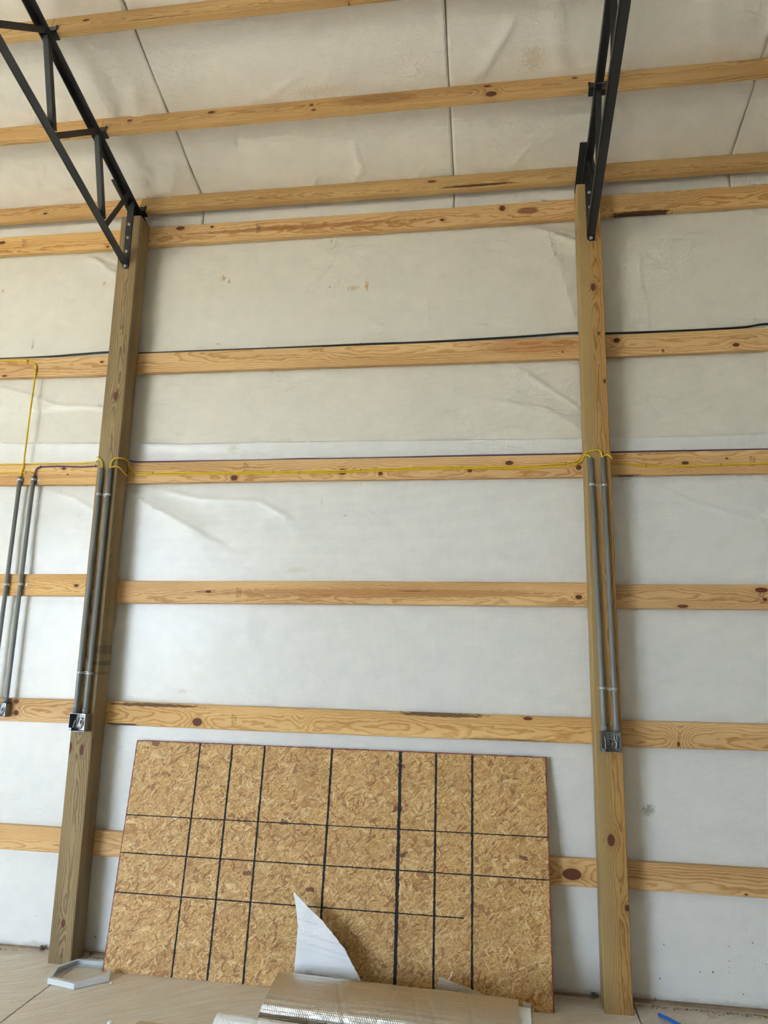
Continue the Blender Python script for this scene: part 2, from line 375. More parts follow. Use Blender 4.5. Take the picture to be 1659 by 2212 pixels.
m_galv = plain('galvanised_steel', (146, 148, 148), 0.42, 0.8, 0.1, 60)
m_hole = plain('dark_hole', (22, 21, 20), 0.9)
m_yel = plain('yellow_cable_jacket', (226, 190, 32), 0.45)
m_blk = plain('black_cable_jacket', (26, 32, 30), 0.5)
m_pur = plain('purple_cable_jacket', (96, 70, 98), 0.5)
m_copper = plain('staple_brown', (98, 66, 30), 0.5, 0.3)
m_wwhite = plain('white_wire', (226, 222, 214), 0.45); m_wblack = plain('black_wire', (28, 26, 26), 0.5); m_wred = plain('dark_red_wire', (96, 46, 44), 0.5); m_wcop = plain('bare_copper_wire', (170, 112, 70), 0.35, 0.9)
m_trim = plain('white_trim_metal', (214, 216, 216), 0.35, 0.0, 0.03, 14)
m_blue = plain('blue_plastic', (22, 96, 190), 0.4)
m_ink = plain('stamp_ink', (92, 66, 40), 0.8)
m_dirt = plain('dry_dirt', (126, 108, 86), 0.95, 0, 0.3, 80)
m_stone = plain('brown_stone', (112, 98, 88), 0.9, 0, 0.3, 60)
m_cream = plain('pale_wood_chip', (196, 176, 142), 0.7, 0, 0.1, 60)
m_crumb = plain('white_crumb', (236, 234, 226), 0.6)
m_metal_out = plain('metal_sheathing', (70, 68, 66), 0.6)
m_ground = plain('gravel_yard', (196, 186, 164), 0.95, 0, 0.2, 3)
m_sill = plain('dusty_sill', (146, 124, 98), 0.9, 0, 0.15, 30)

# ---------------------------------------------------------------- the shell
TH = 0.32                                  # roof pitch
def roof_z(y): return 4.882 - TH * y       # underside of the roof insulation on the back slope
YR = YF / 2
def structure(mb, name, mat, **kw): return mb.build(name, mat, kind='structure', **kw)

fl = MB(); fl.box((XL - 0.1, YF - 0.1, -0.3), (XR + 0.1, 0.12, -0.06)); floor = structure(fl, 'floor', m_metal_out)
xs = [XL - 0.1, -6.0, -2.93, 0.170, 3.205, 6.20, XR + 0.1]
ys = [YF - 0.1, -6.1, -3.05, 0.12]
for i in range(len(xs) - 1):
    for j in range(len(ys) - 1):
        m = MB(); g = 0.0038
        x0, x1, y0, y1 = xs[i] + g, xs[i + 1] - g, ys[j] + g, ys[j + 1] - g
        # slab with small broken arris
        e = 0.0015
        v = [(x0, y0, -0.06), (x1, y0, -0.06), (x1, y1, -0.06), (x0, y1, -0.06), (x0, y0, -e), (x1, y0, -e), (x1, y1, -e), (x0, y1, -e), (x0 + e, y0 + e, 0), (x1 - e, y0 + e, 0), (x1 - e, y1 - e, 0), (x0 + e, y1 - e, 0)]
        m.add(v, [(0, 3, 2, 1), (8, 9, 10, 11)] + [(a, (a + 1) % 4, 4 + (a + 1) % 4, 4 + a) for a in range(4)] + [(4 + a, 4 + (a + 1) % 4, 8 + (a + 1) % 4, 8 + a) for a in range(4)])
        m.build('slab', m_conc, floor)
gm = MB(); gm.box((-60, -80, -0.4), (60, YF - 0.1, -0.05)); structure(gm, 'ground', m_ground)

wb = MB(); wb.box((XL, 0.05, -0.05), (XR, 0.12, 4.95)); wall_back = structure(wb, 'wall_back', m_metal_out)
wf = MB(); cur = XL
for (a, b, h) in DOORS:
    wf.box((cur, YF - 0.08, -0.05), (a, YF, 4.95)); wf.box((a, YF - 0.08, h), (b, YF, 4.95)); cur = b
wf.box((cur, YF - 0.08, -0.05), (XR, YF, 4.95)); structure(wf, 'wall_front', m_film_p)
for nm, x0, x1 in (('wall_left', XL - 0.08, XL), ('wall_right', XR, XR + 0.08)):
    m = MB(); P5 = [(YF - 0.1, -0.05), (0.12, -0.05), (0.12, 4.9), (YR, roof_z(YR) + 0.06), (YF - 0.1, 4.9)]
    n = 5; v = [(x0, p[0], p[1]) for p in P5] + [(x1, p[0], p[1]) for p in P5]
    m.add(v, [tuple(range(n)), tuple(range(2 * n - 1, n - 1, -1))] + [(i, n + i, n + (i + 1) % n, (i + 1) % n) for i in range(n)])
    structure(m, nm, m_film_p)
rf = MB(); off = 0.035
for (ya, za, yb, zb) in ((0.14, roof_z(0.14) + off, YR, roof_z(YR) + off), (YF - 0.14, roof_z(0.14) + off, YR, roof_z(YR) + off)):
    v = [(XL - 0.1, ya, za), (XR + 0.1, ya, za), (XR + 0.1, yb, zb), (XL - 0.1, yb, zb)]; v += [(p[0], p[1], p[2] + 0.05) for p in v]
    rf.add(v, [(0, 1, 2, 3), (7, 6, 5, 4), (0, 4, 5, 1), (1, 5, 6, 2), (2, 6, 7, 3), (3, 7, 4, 0)])
ceiling = structure(rf, 'ceiling', m_metal_out)
m = MB(); za, zb = roof_z(0) , roof_z(YR)
v = [(XL, YF, za), (XR, YF, za), (XR, YR, zb), (XL, YR, zb)]; v += [(p[0], p[1], p[2] + 0.006) for p in v]
m.add(v, [(0, 3, 2, 1), (4, 5, 6, 7), (0, 1, 5, 4), (1, 2, 6, 5), (2, 3, 7, 6), (3, 0, 4, 7)]); m.build('insulation_sheet', m_film_p, ceiling)

# wall insulation: lower and upper run, lapped
GZ = {1: 0.542, 2: 1.287, 3: 2.045, 4: 2.806, 5: 3.563, 6: 4.517}
GH = 0.1397
def seg_dist(X, Z, a, b):
    ax, az = a; bx, bz = b; dx, dz = bx - ax, bz - az; L2 = dx * dx + dz * dz
    t = np.clip(((X - ax) * dx + (Z - az) * dz) / L2, 0, 1)
    px, pz = ax + t * dx, az + t * dz; side = ((X - ax) * dz - (Z - az) * dx) / math.sqrt(L2)
    return np.hypot(X - px, Z - pz), side
CRE = [([(-0.427, 4.526), (-0.113, 4.388)], .008, .012), ([(-0.337, 4.52), (-0.108, 4.337)], .010, .014), ([(-0.248, 4.511), (-0.111, 4.445)], .006, .010),
       ([(2.777, 4.533), (3.051, 4.382)], .010, .013), ([(2.821, 4.53), (3.053, 4.428)], .008, .012), ([(2.688, 4.546), (2.922, 4.424), (3.051, 4.369)], .012, .014),
       ([(2.63, 3.577), (2.729, 3.487), (2.841, 3.41), (3.032, 3.26)], .007, .010), ([(2.613, 3.309), (2.838, 3.266), (3.028, 3.136)], .010, .045),
       ([(-0.893, 3.528), (-0.674, 3.47), (-0.457, 3.389), (-0.13, 3.36)], .007, .010), ([(-0.87, 3.33), (-0.552, 3.30), (-0.178, 3.33)], -.012, .04),
       ([(3.439, 4.228), (3.436, 4.038), (3.466, 3.911), (3.464, 3.757)], .006, .010), ([(0.27, 2.8), (0.627, 2.718), (1.032, 2.693), (1.22, 2.593)], .006, .014),
       ([(0.128, 2.764), (0.346, 2.66), (0.61, 2.521)], .010, .05), ([(-0.455, 2.793), (-0.246, 2.727), (-0.055, 2.632)], .006, .010),
       ([(3.418, 2.788), (3.672, 2.659), (4.066, 2.534)], .006, .012), ([(2.101, 4.015), (2.104, 3.677)], .003, .010), ([(2.892, 4.393), (3.049, 3.839)], .006, .05)]
def wall_disp(X, Z, seed):
    D = np.zeros_like(X)
    edges = [0.0] + [v for k in GZ for v in (GZ[k], GZ[k] + GH)] + [4.95]
    for a, b in [(edges[i], edges[i + 1]) for i in range(0, len(edges) - 1, 2)]:
        t = np.clip((Z - a) / (b - a), 0, 1); env = np.sin(math.pi * t) ** 0.8 * ((Z > a) & (Z < b))
        amp = 0.003 + 0.011 * (vnoise(X * 1.1, Z * 0.9, seed) - 0.25) + 0.006 * (vnoise(X * 3.1 + 9, Z * 2.3, seed + 3) - 0.5) + 0.0022 * (vnoise(X * 9, Z * 7, seed + 5) - 0.5)
        D += env * amp
        envc = np.clip(env * 3, 0, 1)
        for (pl, am, wd_) in CRE:
            if not (a - 0.1 < pl[0][1] < b + 0.1 or a - 0.1 < pl[-1][1] < b + 0.1): continue
            best = None; sd = None
            for p, q in zip(pl[:-1], pl[1:]):
                d, s_ = seg_dist(X, Z, p, q)
                if best is None: best, sd = d, s_
                else: sd = np.where(d < best, s_, sd); best = np.minimum(best, d)
            D += 1.5 * envc * am * (0.6 * np.exp(-(best / wd_) ** 2) + 0.45 * np.exp(-(best / (wd_ * 5)) ** 2) * (sd > 0))
    return D
def xgrid(): return np.concatenate([np.linspace(XL, -1.6, 30)[:-1], np.arange(-1.6, 4.9, 0.0125), np.linspace(4.9, XR, 15)])
LAPX = [-13, -0.839, 0.136, 0.585, 1.01, 3.026, 4.106, 9]; LAPZ = [3.12, 3.121, 3.096, 3.08, 3.083, 3.062, 3.063, 3.06]
gx = xgrid(); gt = np.linspace(0, 1, 250)
X, Tt = np.meshgrid(gx, gt); top = np.interp(X, LAPX, LAPZ) + 0.003 * (vnoise(X * 6, X * 0, 3) - 0.5); Z = Tt * top
lapbow = np.exp(-((top - Z) / 0.05) ** 2)
Y = 0.003 - np.clip(wall_disp(X, Z, 11), -0.002, 0.03) - lapbow * (0.004 + 0.005 * vnoise(X * 3, X * 0 + 4, 8))
for k in GZ:
    inb = (Z > GZ[k] - 0.006) & (Z < GZ[k] + GH + 0.006); Y = np.where(inb, 0.004, Y)
grid_obj('insulation_sheet', X, Y, Z, X, Z, m_film_l, skirt=(0, 0.006, 0), parent=wall_back)
gt = np.linspace(2.97, 4.652, 140); X, Z = np.meshgrid(gx, gt)
Y = 0.0085 - np.clip(wall_disp(X, Z, 23), -0.004, 0.034) * (Z > 2.99)
for k in GZ:
    inb = (Z > GZ[k] - 0.006) & (Z < GZ[k] + GH + 0.006); Y = np.where(inb, 0.0085, Y)
grid_obj('insulation_sheet', X, Y, Z, X, Z, m_film_u, skirt=(0, 0.006, 0), parent=wall_back)

# roof insulation: sheets hung up the slope, edges meeting at the seams and turned down the wall
RCRE = [([(1.58, .05), (1.66, .13), (1.63, .32)], .010, .018), ([(1.30, .05), (1.36, .11)], .008, .012), ([(2.02, .05), (2.08, .14)], .008, .012), ([(2.62, .05), (2.74, .2)], .008, .014), ([(2.45, .70), (2.62, .95)], .010, .03),
        ([(0.30, .65), (0.36, .85), (0.22, 1.15)], .016, .06), ([(0.26, .08), (0.40, .30), (0.28, .55)], .014, .06), ([(3.55, .1), (3.50, .5)], .012, .06), ([(3.75, .7), (3.6, 1.15)], .012, .05), ([(2.9, .68), (2.85, 1.1)], .010, .05), ([(1.1, .66), (1.4, .8)], .006, .02), ([(3.45, .04), (3.40, .12)], .007, .012)]
SEAMS = [XL, -8.2, -6.48, -4.74, -3.0, -1.255, 0.502, 2.268, 4.015, 5.77, 7.5, XR]
PUR_S = [0.02, 0.62, 1.21]
for i in range(len(SEAMS) - 1):
    vis = 4 <= i <= 8
    xa, xb = SEAMS[i] + 0.0016, SEAMS[i + 1] - 0.0016
    u = np.linspace(xa, xb, 90 if vis else 6)
    s1 = np.concatenate([np.linspace(-0.235, -0.03, 14), np.linspace(-0.03, 0.03, 6)[1:], np.linspace(0.03, 1.9, 100)[1:], np.linspace(1.9, abs(YR) * 1.05, 12)[1:]])
    U, S = np.meshgrid(u, s1)
    c_, s_ = 1 / math.hypot(1, TH), TH / math.hypot(1, TH)
    down = np.clip(-S, 0, None)
    Y = np.where(S >= 0, -S * c_, 0.0) + 0.0105; Z = np.where(S >= 0, 4.882 + S * s_, 4.882 + S)
    # billow between purlins, edge step at the seam
    bil = np.zeros_like(U)
    for a, b in ((0.06, 0.61), (0.65, 1.20), (1.25, 1.80)):
        t = np.clip((S - a) / (b - a), 0, 1); env = np.sin(math.pi * t) ** 0.8
        bil += env * (0.004 + 0.022 * (vnoise(U * 1.3 + i, S * 1.6, 31) - 0.35) + 0.006 * (vnoise(U * 5 + i, S * 4, 33) - 0.5))
        # gathers where the sheet is pinched at the purlin below
        gat = np.exp(-((S - a) / 0.10) ** 2) * (S > a)
        bil += gat * 0.009 * (vnoise(U * 13 + S * 7, S * 2, 37) - 0.5)
    bil += 0.004 * ((U - xa) / (xb - xa)) ** 6 * (S > 0.04)
    for (pl, am, wd_) in RCRE:
        best = None
        for p, q_ in zip(pl[:-1], pl[1:]):
            d, _s = seg_dist(U, S, p, q_); best = d if best is None else np.minimum(best, d)
        bil += am * np.exp(-(best / wd_) ** 2) * np.clip(S / 0.05, 0, 1)
    Y = Y - bil * s_ * (S > 0); Z = Z - bil * c_ * (S > 0)
    wv = np.sin(math.pi * np.clip(down / 0.24, 0, 1)); Y = Y + wv * (0.016 + 0.016 * (vnoise(U * 4 + i * 3, S * 6, 41) - 0.4))
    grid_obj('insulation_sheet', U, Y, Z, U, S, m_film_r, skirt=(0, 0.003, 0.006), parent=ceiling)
sl = MB(); sl.box((3.19, -0.022, 0), (XR, 0.004, 0.012)); sl.box((0.16, -0.014, 0), (3.03, 0.004, 0.008)); sl.box((XL, -0.010, 0), (-0.01, 0.004, 0.006))
structure(sl, 'baseboard_back', m_sill)

# ---------------------------------------------------------------- lumber
def board(L, h, t, seed, bow=0.0015, e=0.003, seg=14, wane=()):
    """box lumber with eased edges; x along, y 0..t depth, z 0..h"""
    rng = np.random.default_rng(seed); m = MB(); rings = []
    sec = [(e, 0), (0, e), (0, h - e), (e, h), (t - e, h), (t, h - e), (t, e), (t - e, 0)]
    ph = rng.uniform(0, 6, 2)
    for k in range(seg + 1):
        x = L * k / seg; dz = bow * math.sin(3 * x / L * 2 + ph[0]); j = rng.normal(0, 0.0006, len(sec))
        rings.append([(x, p[0], p[1] + dz + jj * (1 if 0 < p[1] < h else 0.6)) for p, jj in zip(sec, j)])
    n = len(sec); v = [p for r in rings for p in r]; f = []
    for k in range(seg):
        for i in range(n):
            i2 = (i + 1) % n; f.append((k * n + i, (k + 1) * n + i, (k + 1) * n + i2, k * n + i2))
    f.append(tuple(range(n))); f.append(tuple(range(seg * n + n - 1, seg * n - 1, -1)))
    m.add(v, f); return m
PX = 0.0027      # metres per photo pixel on the girt plane (knot sizes)
BX = {'L': (-2.96, 0.066), 'M': (0.070, 3.108), 'R': (3.112, 6.15)}
KN = {'M1': [(2.914, 0.606, 20, 12)], 'M2': [(0.732, 1.324, 13, 10), (1.379, 1.356, 9, 9, 0), (2.692, 1.41, 11, 4)], 'M3': [(0.748, 2.11, 8, 3), (2.993, 2.097, 8, 5)],
      'M4': [(0.87, 2.838, 9, 7), (1.576, 2.867, 11, 8), (1.817, 2.851, 6, 5), (2.369, 2.86, 6, 4), (2.607, 2.905, 10, 6), (3.016, 2.87, 7, 7)],
      'M5': [(0.403, 3.67, 14, 3, 0), (1.429, 3.641, 10, 4, 0), (2.941, 3.61, 3, 2)], 'M6': [(0.367, 4.636, 13, 6), (0.598, 4.63, 5, 4), (2.191, 4.568, 5, 3), (2.583, 4.623, 8, 8)],
      'R1': [(3.796, 0.56, 3, 2)], 'R2': [(3.512, 1.332, 8, 12, 0), (3.50, 1.30, 3, 6)], 'R3': [(3.564, 2.051, 13, 4), (3.989, 2.146, 14, 6), (4.005, 2.094, 4, 4)],
      'R4': [(3.624, 2.888, 9, 4), (3.856, 2.911, 3, 2)], 'R5': [(3.267, 3.672, 8, 6), (3.955, 3.612, 8, 5), (3.535, 3.594, 3, 3)], 'R6': [(3.311, 4.60, 9, 6, 0), (3.721, 4.618, 12, 7, 0)],
      'L1': [], 'L2': [(-0.471, 1.41, 8, 6), (-0.462, 1.34, 7, 7)], 'L3': [(-0.143, 2.14, 7, 4)], 'L4': [(-0.318, 2.919, 7, 4), (-0.286, 2.877, 3, 2)],
      'L5': [(-0.839, 3.59, 8, 3), (-0.123, 3.664, 5, 3)], 'L6': [(-0.993, 4.617, 10, 5), (-0.165, 4.53, 5, 3)]}
STN = {'M2': [(0.45, 1.415, 0.35, 0.012, (92, 60, 34), 0.9), (2.2, 1.415, 0.3, 0.014, (92, 62, 38), 0.9), (0.25, 1.295, 0.12, 0.008, (70, 44, 28), 0.9), (2.6, 1.29, 0.3, 0.006, (110, 76, 40), 0.7)],
       'M3': [(2.04, 2.124, 0.11, 0.0035, (58, 34, 20), 1.0), (1.8, 2.11, 1.2, 0.03, (176, 118, 66), 0.55), (0.70, 2.108, 0.05, 0.004, (120, 66, 36), 0.9)],
       'M6': [(1.2, 4.585, 0.9, 0.018, (158, 98, 48), 0.65), (2.75, 4.594, 0.08, 0.03, (128, 70, 36), 0.8)],
       'M5': [(2.75, 3.655, 0.35, 0.06, (176, 112, 60), 0.45)], 'R6': [(3.45, 4.53, 0.22, 0.012, (74, 40, 22), 0.95)],
       'R4': [(3.3, 2.82, 0.1, 0.004, (112, 70, 34), 0.8)], 'L4': [(-0.4, 2.865, 0.5, 0.016, (180, 126, 78), 0.5)]}
ZO = {'L1': (.538, .54), 'L2': (1.287, 1.289), 'L3': (2.073, 2.075), 'L4': (2.812, 2.808), 'L5': (3.578, 3.572), 'L6': (4.518, 4.514),
      'M1': (.540, .544), 'M2': (1.289, 1.282), 'M3': (2.034, 2.045), 'M4': (2.810, 2.814), 'M5': (3.574, 3.566), 'M6': (4.517, 4.516),
      'R1': (.548, .546), 'R2': (1.277, 1.284), 'R3': (2.036, 2.039), 'R4': (2.818, 2.822), 'R5': (3.570, 3.576), 'R6': (4.525, 4.530)}
ORD = {1: 'lowest', 2: 'second lowest', 3: 'third lowest', 4: 'fourth lowest', 5: 'fifth lowest', 6: 'topmost'}
BAY = {'L': 'left of the left post', 'M': 'between the two posts', 'R': 'right of the right post'}
XTRA = {'L1': 'bare,', 'L2': 'with an open metal box,', 'L3': 'crossed by two conduits,', 'L4': 'with conduit tops on it,', 'L5': 'with stapled yellow cable,', 'L6': 'behind the black truss end,',
        'M1': 'mostly behind the leaning panel,', 'M2': 'just above the leaning panel,', 'M3': 'with a long dark crack,', 'M4': 'carrying the yellow cables,', 'M5': 'with a black cable on top,', 'M6': 'with dark resin streak,',
        'R1': 'near the blue strip,', 'R2': 'beside the right metal box,', 'R3': 'with dark oval knots,', 'R4': 'carrying one yellow cable,', 'R5': 'with black cable on top,', 'R6': 'with dark lower edge,'}
import hashlib
k_ = 0
for key, (za, zb) in ZO.items():
    k_ += 1; b, row = key[0], int(key[1]); x0, x1 = BX[b]; L = x1 - x0
    rngb = random.Random(key)
    # ZO holds the bottom heights at the seen ends of each bay
    seen = {'L': (-1.0, 0.0), 'M': (0.14, 3.04), 'R': (3.2, 4.2)}[b]
    sl_ = (zb - za) / (seen[1] - seen[0]); z0 = za + (x0 - seen[0]) * sl_
    if abs(z0 - za) > 0.012: z0 = za; sl_ = 0
    loc_knots = [(k[0] - x0, k[1] - (z0 + sl_ * (k[0] - x0)), k[2] * PX * 0.9, k[3] * PX * 0.9) + tuple(k[4:]) for k in KN.get(key, [])]
    loc_st = [(sx - x0, sz - (z0 + sl_ * (sx - x0)), rx, rz, c, s) for (sx, sz, rx, rz, c, s) in STN.get(key, [])]
    warm = rngb.uniform(-1, 1)
    lt = (236 + 3 * warm, 198 + 3 * warm, 138 - 6 * warm); dk = (184 + 6 * warm, 128, 66 - 4 * warm)
    mw = wood('pine_' + BAY[b].split()[0] + '_row_%d' % row, lt, dk, loc_knots, yc=rngb.uniform(0.03, 0.12), zc=rngb.uniform(0.02, 0.12), freq=rngb.uniform(110, 170), seed=rngb.uniform(0, 30), stains=loc_st)
    o = board(L, GH, 0.038, k_).build('wall_girt', mw, label='%s pine girt, %s %s' % (ORD[row], XTRA[key], BAY[b]), cat='board', group='wall girts')
    o.matrix_world = T(x0, -0.038, z0) @ Matrix.Rotation(-math.atan(sl_), 4, 'Y')
# grade stamps inked on the boards
girt = {}
for o in COL.objects:
    if o.name.startswith('wall_girt'): girt[o['label']] = o
def text_mesh(body, size):
    c = bpy.data.curves.new('t', 'FONT'); c.body = body; c.size = size; c.align_x = 'CENTER'; c.align_y = 'CENTER'; c.space_line = 0.85; c.resolution_u = 2; c.extrude = 0.0002
    o = bpy.data.objects.new('t', c); COL.objects.link(o); dg = bpy.context.evaluated_depsgraph_get()
    me = bpy.data.meshes.new_from_object(o.evaluated_get(dg)); bpy.data.objects.remove(o); return me
stamp = text_mesh('NO 2\nKD HT', 0.021); stamp.materials.clear(); stamp.materials.append(m_ink); stamp.name = 'grade_stamp'
def find_girt(key):
    b, row = key[0], int(key[1])
    for l, o in girt.items():
        if l.startswith(ORD[row]) and l.endswith(BAY[b]): return o
bpy.context.view_layer.update()
for key, x, z in (('M2', 0.961, 1.345), ('M3', 0.943, 2.103), ('R3', 3.986, 2.10), ('M6', 0.933, 4.589), ('L6', -0.819, 4.602), ('R4', 3.995, 2.89), ('M4', 0.944, 2.905)):
    g = find_girt(key); s = link('grade_stamp', stamp, g)
    s.matrix_parent_inverse = Matrix.Identity(4)
    Mw = T(x, -0.0384, z) @ Matrix.Rotation(math.radians(90), 4, 'X') @ Matrix.Rotation(math.radians(-90), 4, 'Z')
    s.matrix_basis = g.matrix_world.inverted() @ Mw

# posts
PW, PD, YP = 0.1405, 0.138, -0.176; XPL, XPR = 0.0, 3.0400
def post(x0, mat, label, seed):
    o = board(4.662, PW, PD, seed, bow=0.0012, e=0.004, seg=30).build('timber_post', mat, label=label, cat='post', group='wall posts')
    o.matrix_world = T(x0 + PW, YP, 0) @ Matrix.Rotation(math.radians(-90), 4, 'Y'); return o
kl = [(3.364, PW - 0.084, 0.03, 0.016), (1.156, PW - 0.082, 0.03, 0.013), (1.166, PW - 0.006, 0.03, 0.012), (0.211, PW - 0.071, 0.022, 0.012)]
kr = [(3.96, XPR + PW - 3.117, 0.026, 0.014), (3.357, XPR + PW - 3.163, 0.014, 0.008), (0.82, XPR + PW - 3.103, 0.03, 0.02), (0.497, XPR + PW - 3.171, 0.018, 0.012), (3.659, XPR + PW - 3.139, 0.012, 0.006)]
postL = post(XPL, wood('treated_post_left', (168, 144, 102), (98, 76, 46), kl, 0.03, 0.07, 120, 4.2, [(1.60, 0.0, 0.010, 0.06, (44, 36, 28), 0.35), (1.66, 0.0, 0.014, 0.06, (44, 36, 28), 0.45), (1.74, 0.0, 0.03, 0.05, (50, 42, 34), 0.35), (2.0, 0.06, 0.5, 0.025, (120, 84, 60), 0.5)], contrast=1.1), 'olive brown treated timber post on the left, beside the hexagonal metal trim', 91)
postR = post(XPR, wood('treated_post_right', (196, 156, 96), (140, 98, 48), kr, 0.05, 0.04, 150, 8.8, tint=((172, 148, 100), 0.05, 0.12)), 'tan treated timber post on the right, nearest the blue strip', 92)

# purlins on the roof trusses
YPUR = [-0.080, -0.645, -1.212]; PKX = {(1, 'L'): (-2.96, 0.068), (1, 'M'): (0.072, 3.108), (1, 'R'): (3.112, 6.15)}
PNAME = {0: 'eave', 1: 'second', 2: 'third'}
PKN = {(0, 'M'): [(2.05, 0.09, .03, .012)], (0, 'L'): [(2.3, 0.05, .015, .01)], (0, 'R'): [], (1, 'M'): [(0.18, 0.09, .018, .012), (0.72, 0.10, .024, .014), (1.36, 0.08, .012, .01), (1.38, 0.03, .014, .01), (2.42, 0.11, .022, .010), (2.44, 0.03, .03, .025), (2.92, 0.11, .016, .008)], (1, 'L'): [], (1, 'R'): [], (2, 'M'): [(0.20, 0.08, .02, .011), (1.70, 0.03, .012, .03)], (2, 'L'): []}
PST = {(0, 'M'): [(2.35, 0.02, 0.28, 0.014, (92, 56, 32), 0.95)], (1, 'M'): [(1.75, 0.08, 0.28, 0.06, (150, 104, 58), 0.55)], (2, 'M'): [(0.65, 0.02, 0.2, 0.006, (120, 76, 40), 0.8)]}
PLB = {(0, 'L'): 'pine eave purlin left of the left truss, under the roof edge', (0, 'M'): 'pine eave purlin between the two trusses, with torn bark near its right end', (0, 'R'): 'pine eave purlin right of the right truss',
       (1, 'L'): 'pine roof purlin crossing behind the left truss, second up from the eave', (1, 'M'): 'pine roof purlin between the trusses with several knots, second up from the eave', (1, 'R'): 'pine roof purlin right of the right truss, second up from the eave',
       (2, 'L'): 'pine roof purlin left of the left truss at the top left corner', (2, 'M'): 'highest pine roof purlin in view, leaving the photo at the top edge'}
rot = Matrix.Rotation(-math.atan(TH), 4, 'X')
for (i, b), lab in PLB.items():
    x0, x1 = PKX[(1, b)]; rngb = random.Random('p%d%s' % (i, b)); warm = rngb.uniform(-1, 1)
    mw = wood('purlin_%s_%s' % (PNAME[i], BAY[b].split()[0]), (224 + 4 * warm, 186, 126), (168, 120, 64), PKN[(i, b)], rngb.uniform(.03, .1), rngb.uniform(.02, .12), rngb.uniform(110, 170), rngb.uniform(0, 30), PST.get((i, b), ()))
    o = board(x1 - x0, GH, 0.038, 50 + i * 3 + ord(b), bow=0.002).build('roof_purlin', mw, label=lab, cat='purlin', group='roof purlins')
    y = YPUR[i]; o.matrix_world = T(x0, y, 4.735 - TH * y) @ rot

# ---------------------------------------------------------------- steel trusses
def truss(xc, label):
    t = thing('steel_truss', label, 'truss', (xc, YP, 4.267), group='roof trusses')
    inv = T(-xc, -YP, -4.267)
    def put(mb, name, mat=m_steel, par=t):
        o = mb.build(name, mat, par)
        o.data.transform(inv); return o
    zt = lambda y: 4.728 - TH * y if y > YR else 4.728 - TH * (2 * YR - y)      # top face of the top chord
    zb = lambda y: 4.238 - TH * y if y > YR else 4.238 - TH * (2 * YR - y)      # bottom face of bottom chord
    th = 0.006; w = 0.050
    for nm, zz, legup in (('top_chord', zt, False), ('bottom_chord', zb, True)):
        m = MB()
        y0 = 0.0 if nm == 'top_chord' else -0.19
        for ya, yb in ((y0, YR), (YR, YF - (y0 if nm == 'top_chord' else -0.19))):
            for (xa, xb, za, zc_) in ((-w / 2, w / 2, 0, th) if legup else (-w / 2, w / 2, -th, 0), (-w / 2, -w / 2 + th, 0, w) if legup else (-w / 2, -w / 2 + th, -w, 0)):
                pts = []
                for y in (ya, yb):
                    for (x, z) in ((xa, za), (xb, za), (xb, zc_), (xa, zc_)): pts.append((xc + x, y, zz(y) + z))
                m.add(pts, [(0, 1, 2, 3), (7, 6, 5, 4), (0, 4, 5, 1), (1, 5, 6, 2), (2, 6, 7, 3), (3, 7, 4, 0)])
        put(m, nm)
    def web(a, b, wid=0.032):
        m = MB(); A, B = Vector((xc, a[0], a[1])), Vector((xc, b[0], b[1]))
        m.bar(A, B, (1, 0, 0), -wid / 2, wid / 2, -0.0025, 0.0025); m.bar(A, B, (1, 0, 0), wid / 2 - 0.005, wid / 2, -wid, 0.0)
        put(m, 'web_member')
    web((-0.462, 4.40), (-0.235, 4.775), 0.034)
    y = -0.655; first = True
    while y > YR + 0.3:
        web((y - 0.005, zt(y) - 0.03), (y + 0.135, zb(y + 0.135) + 0.02)); 
        web((y - 0.045, zt(y - .045) - 0.03), (y - 0.41, zb(y - 0.41) + 0.02)); y -= 0.567
    # post plate with bolts
    m = MB(); hw = 0.023
    poly = [(-hw, 0.018), (-hw + 0.014, 0), (hw, 0), (hw, 0.50), (-hw, 0.50)]
    Mp = T(xc, YP, 4.267) @ Matrix.Rotation(math.radians(90), 4, 'X')
    m.prism(poly, Mp, 0.007); put(m, 'post_plate')
    for z in (4.597, 4.495, 4.393, 4.285):
        m = MB(); Mb = T(xc, YP - 0.007, z) @ Matrix.Rotation(math.radians(90), 4, 'X')
        m.lathe([(0.0, 0.0), (0.011, 0.0), (0.011, 0.002), (0.0, 0.002)], Mb, 14)
        m.lathe([(0.0075, 0.002), (0.0075, 0.008), (0.0, 0.009)], Mb, 6, smooth=False); put(m, 'bolt', m_bolt)
    # eave gusset angle beside the top chord
    m = MB()
    for (xa, xb, dz0, dz1) in ((-0.068, -0.025, -0.012, -0.006), (-0.031, -0.025, -0.055, -0.006)):
        pts = []
        for y in (-0.34, 0.0):
            for (x, z) in ((xa, dz0), (xb, dz0), (xb, dz1), (xa, dz1)): pts.append((xc + x, y, zt(y) + z))
        m.add(pts, [(0, 1, 2, 3), (7, 6, 5, 4), (0, 4, 5, 1), (1, 5, 6, 2), (2, 6, 7, 3), (3, 7, 4, 0)])
    put(m, 'eave_angle')
    for yp in YPUR:
        m = MB(); zp = 4.735 - TH * yp; Mq = T(xc, yp, zp) @ rot
        m.box((-0.052, -0.0075, -0.007), (0.052, 0.045, -0.001), 0, Mq); m.box((-0.052, -0.0075, -0.007), (0.052, -0.0015, 0.036), 0, Mq)
        m.box((0.040, -0.0085, 0.036), (0.052, -0.0015, 0.044), 0, Mq); m.box((-0.052, -0.0085, 0.036), (-0.040, -0.0015, 0.044), 0, Mq)
        put(m, 'purlin_clip')
    return t
truss(0.064, 'black steel roof truss bolted to the left post')
truss(3.115, 'black steel roof truss bolted to the right post')

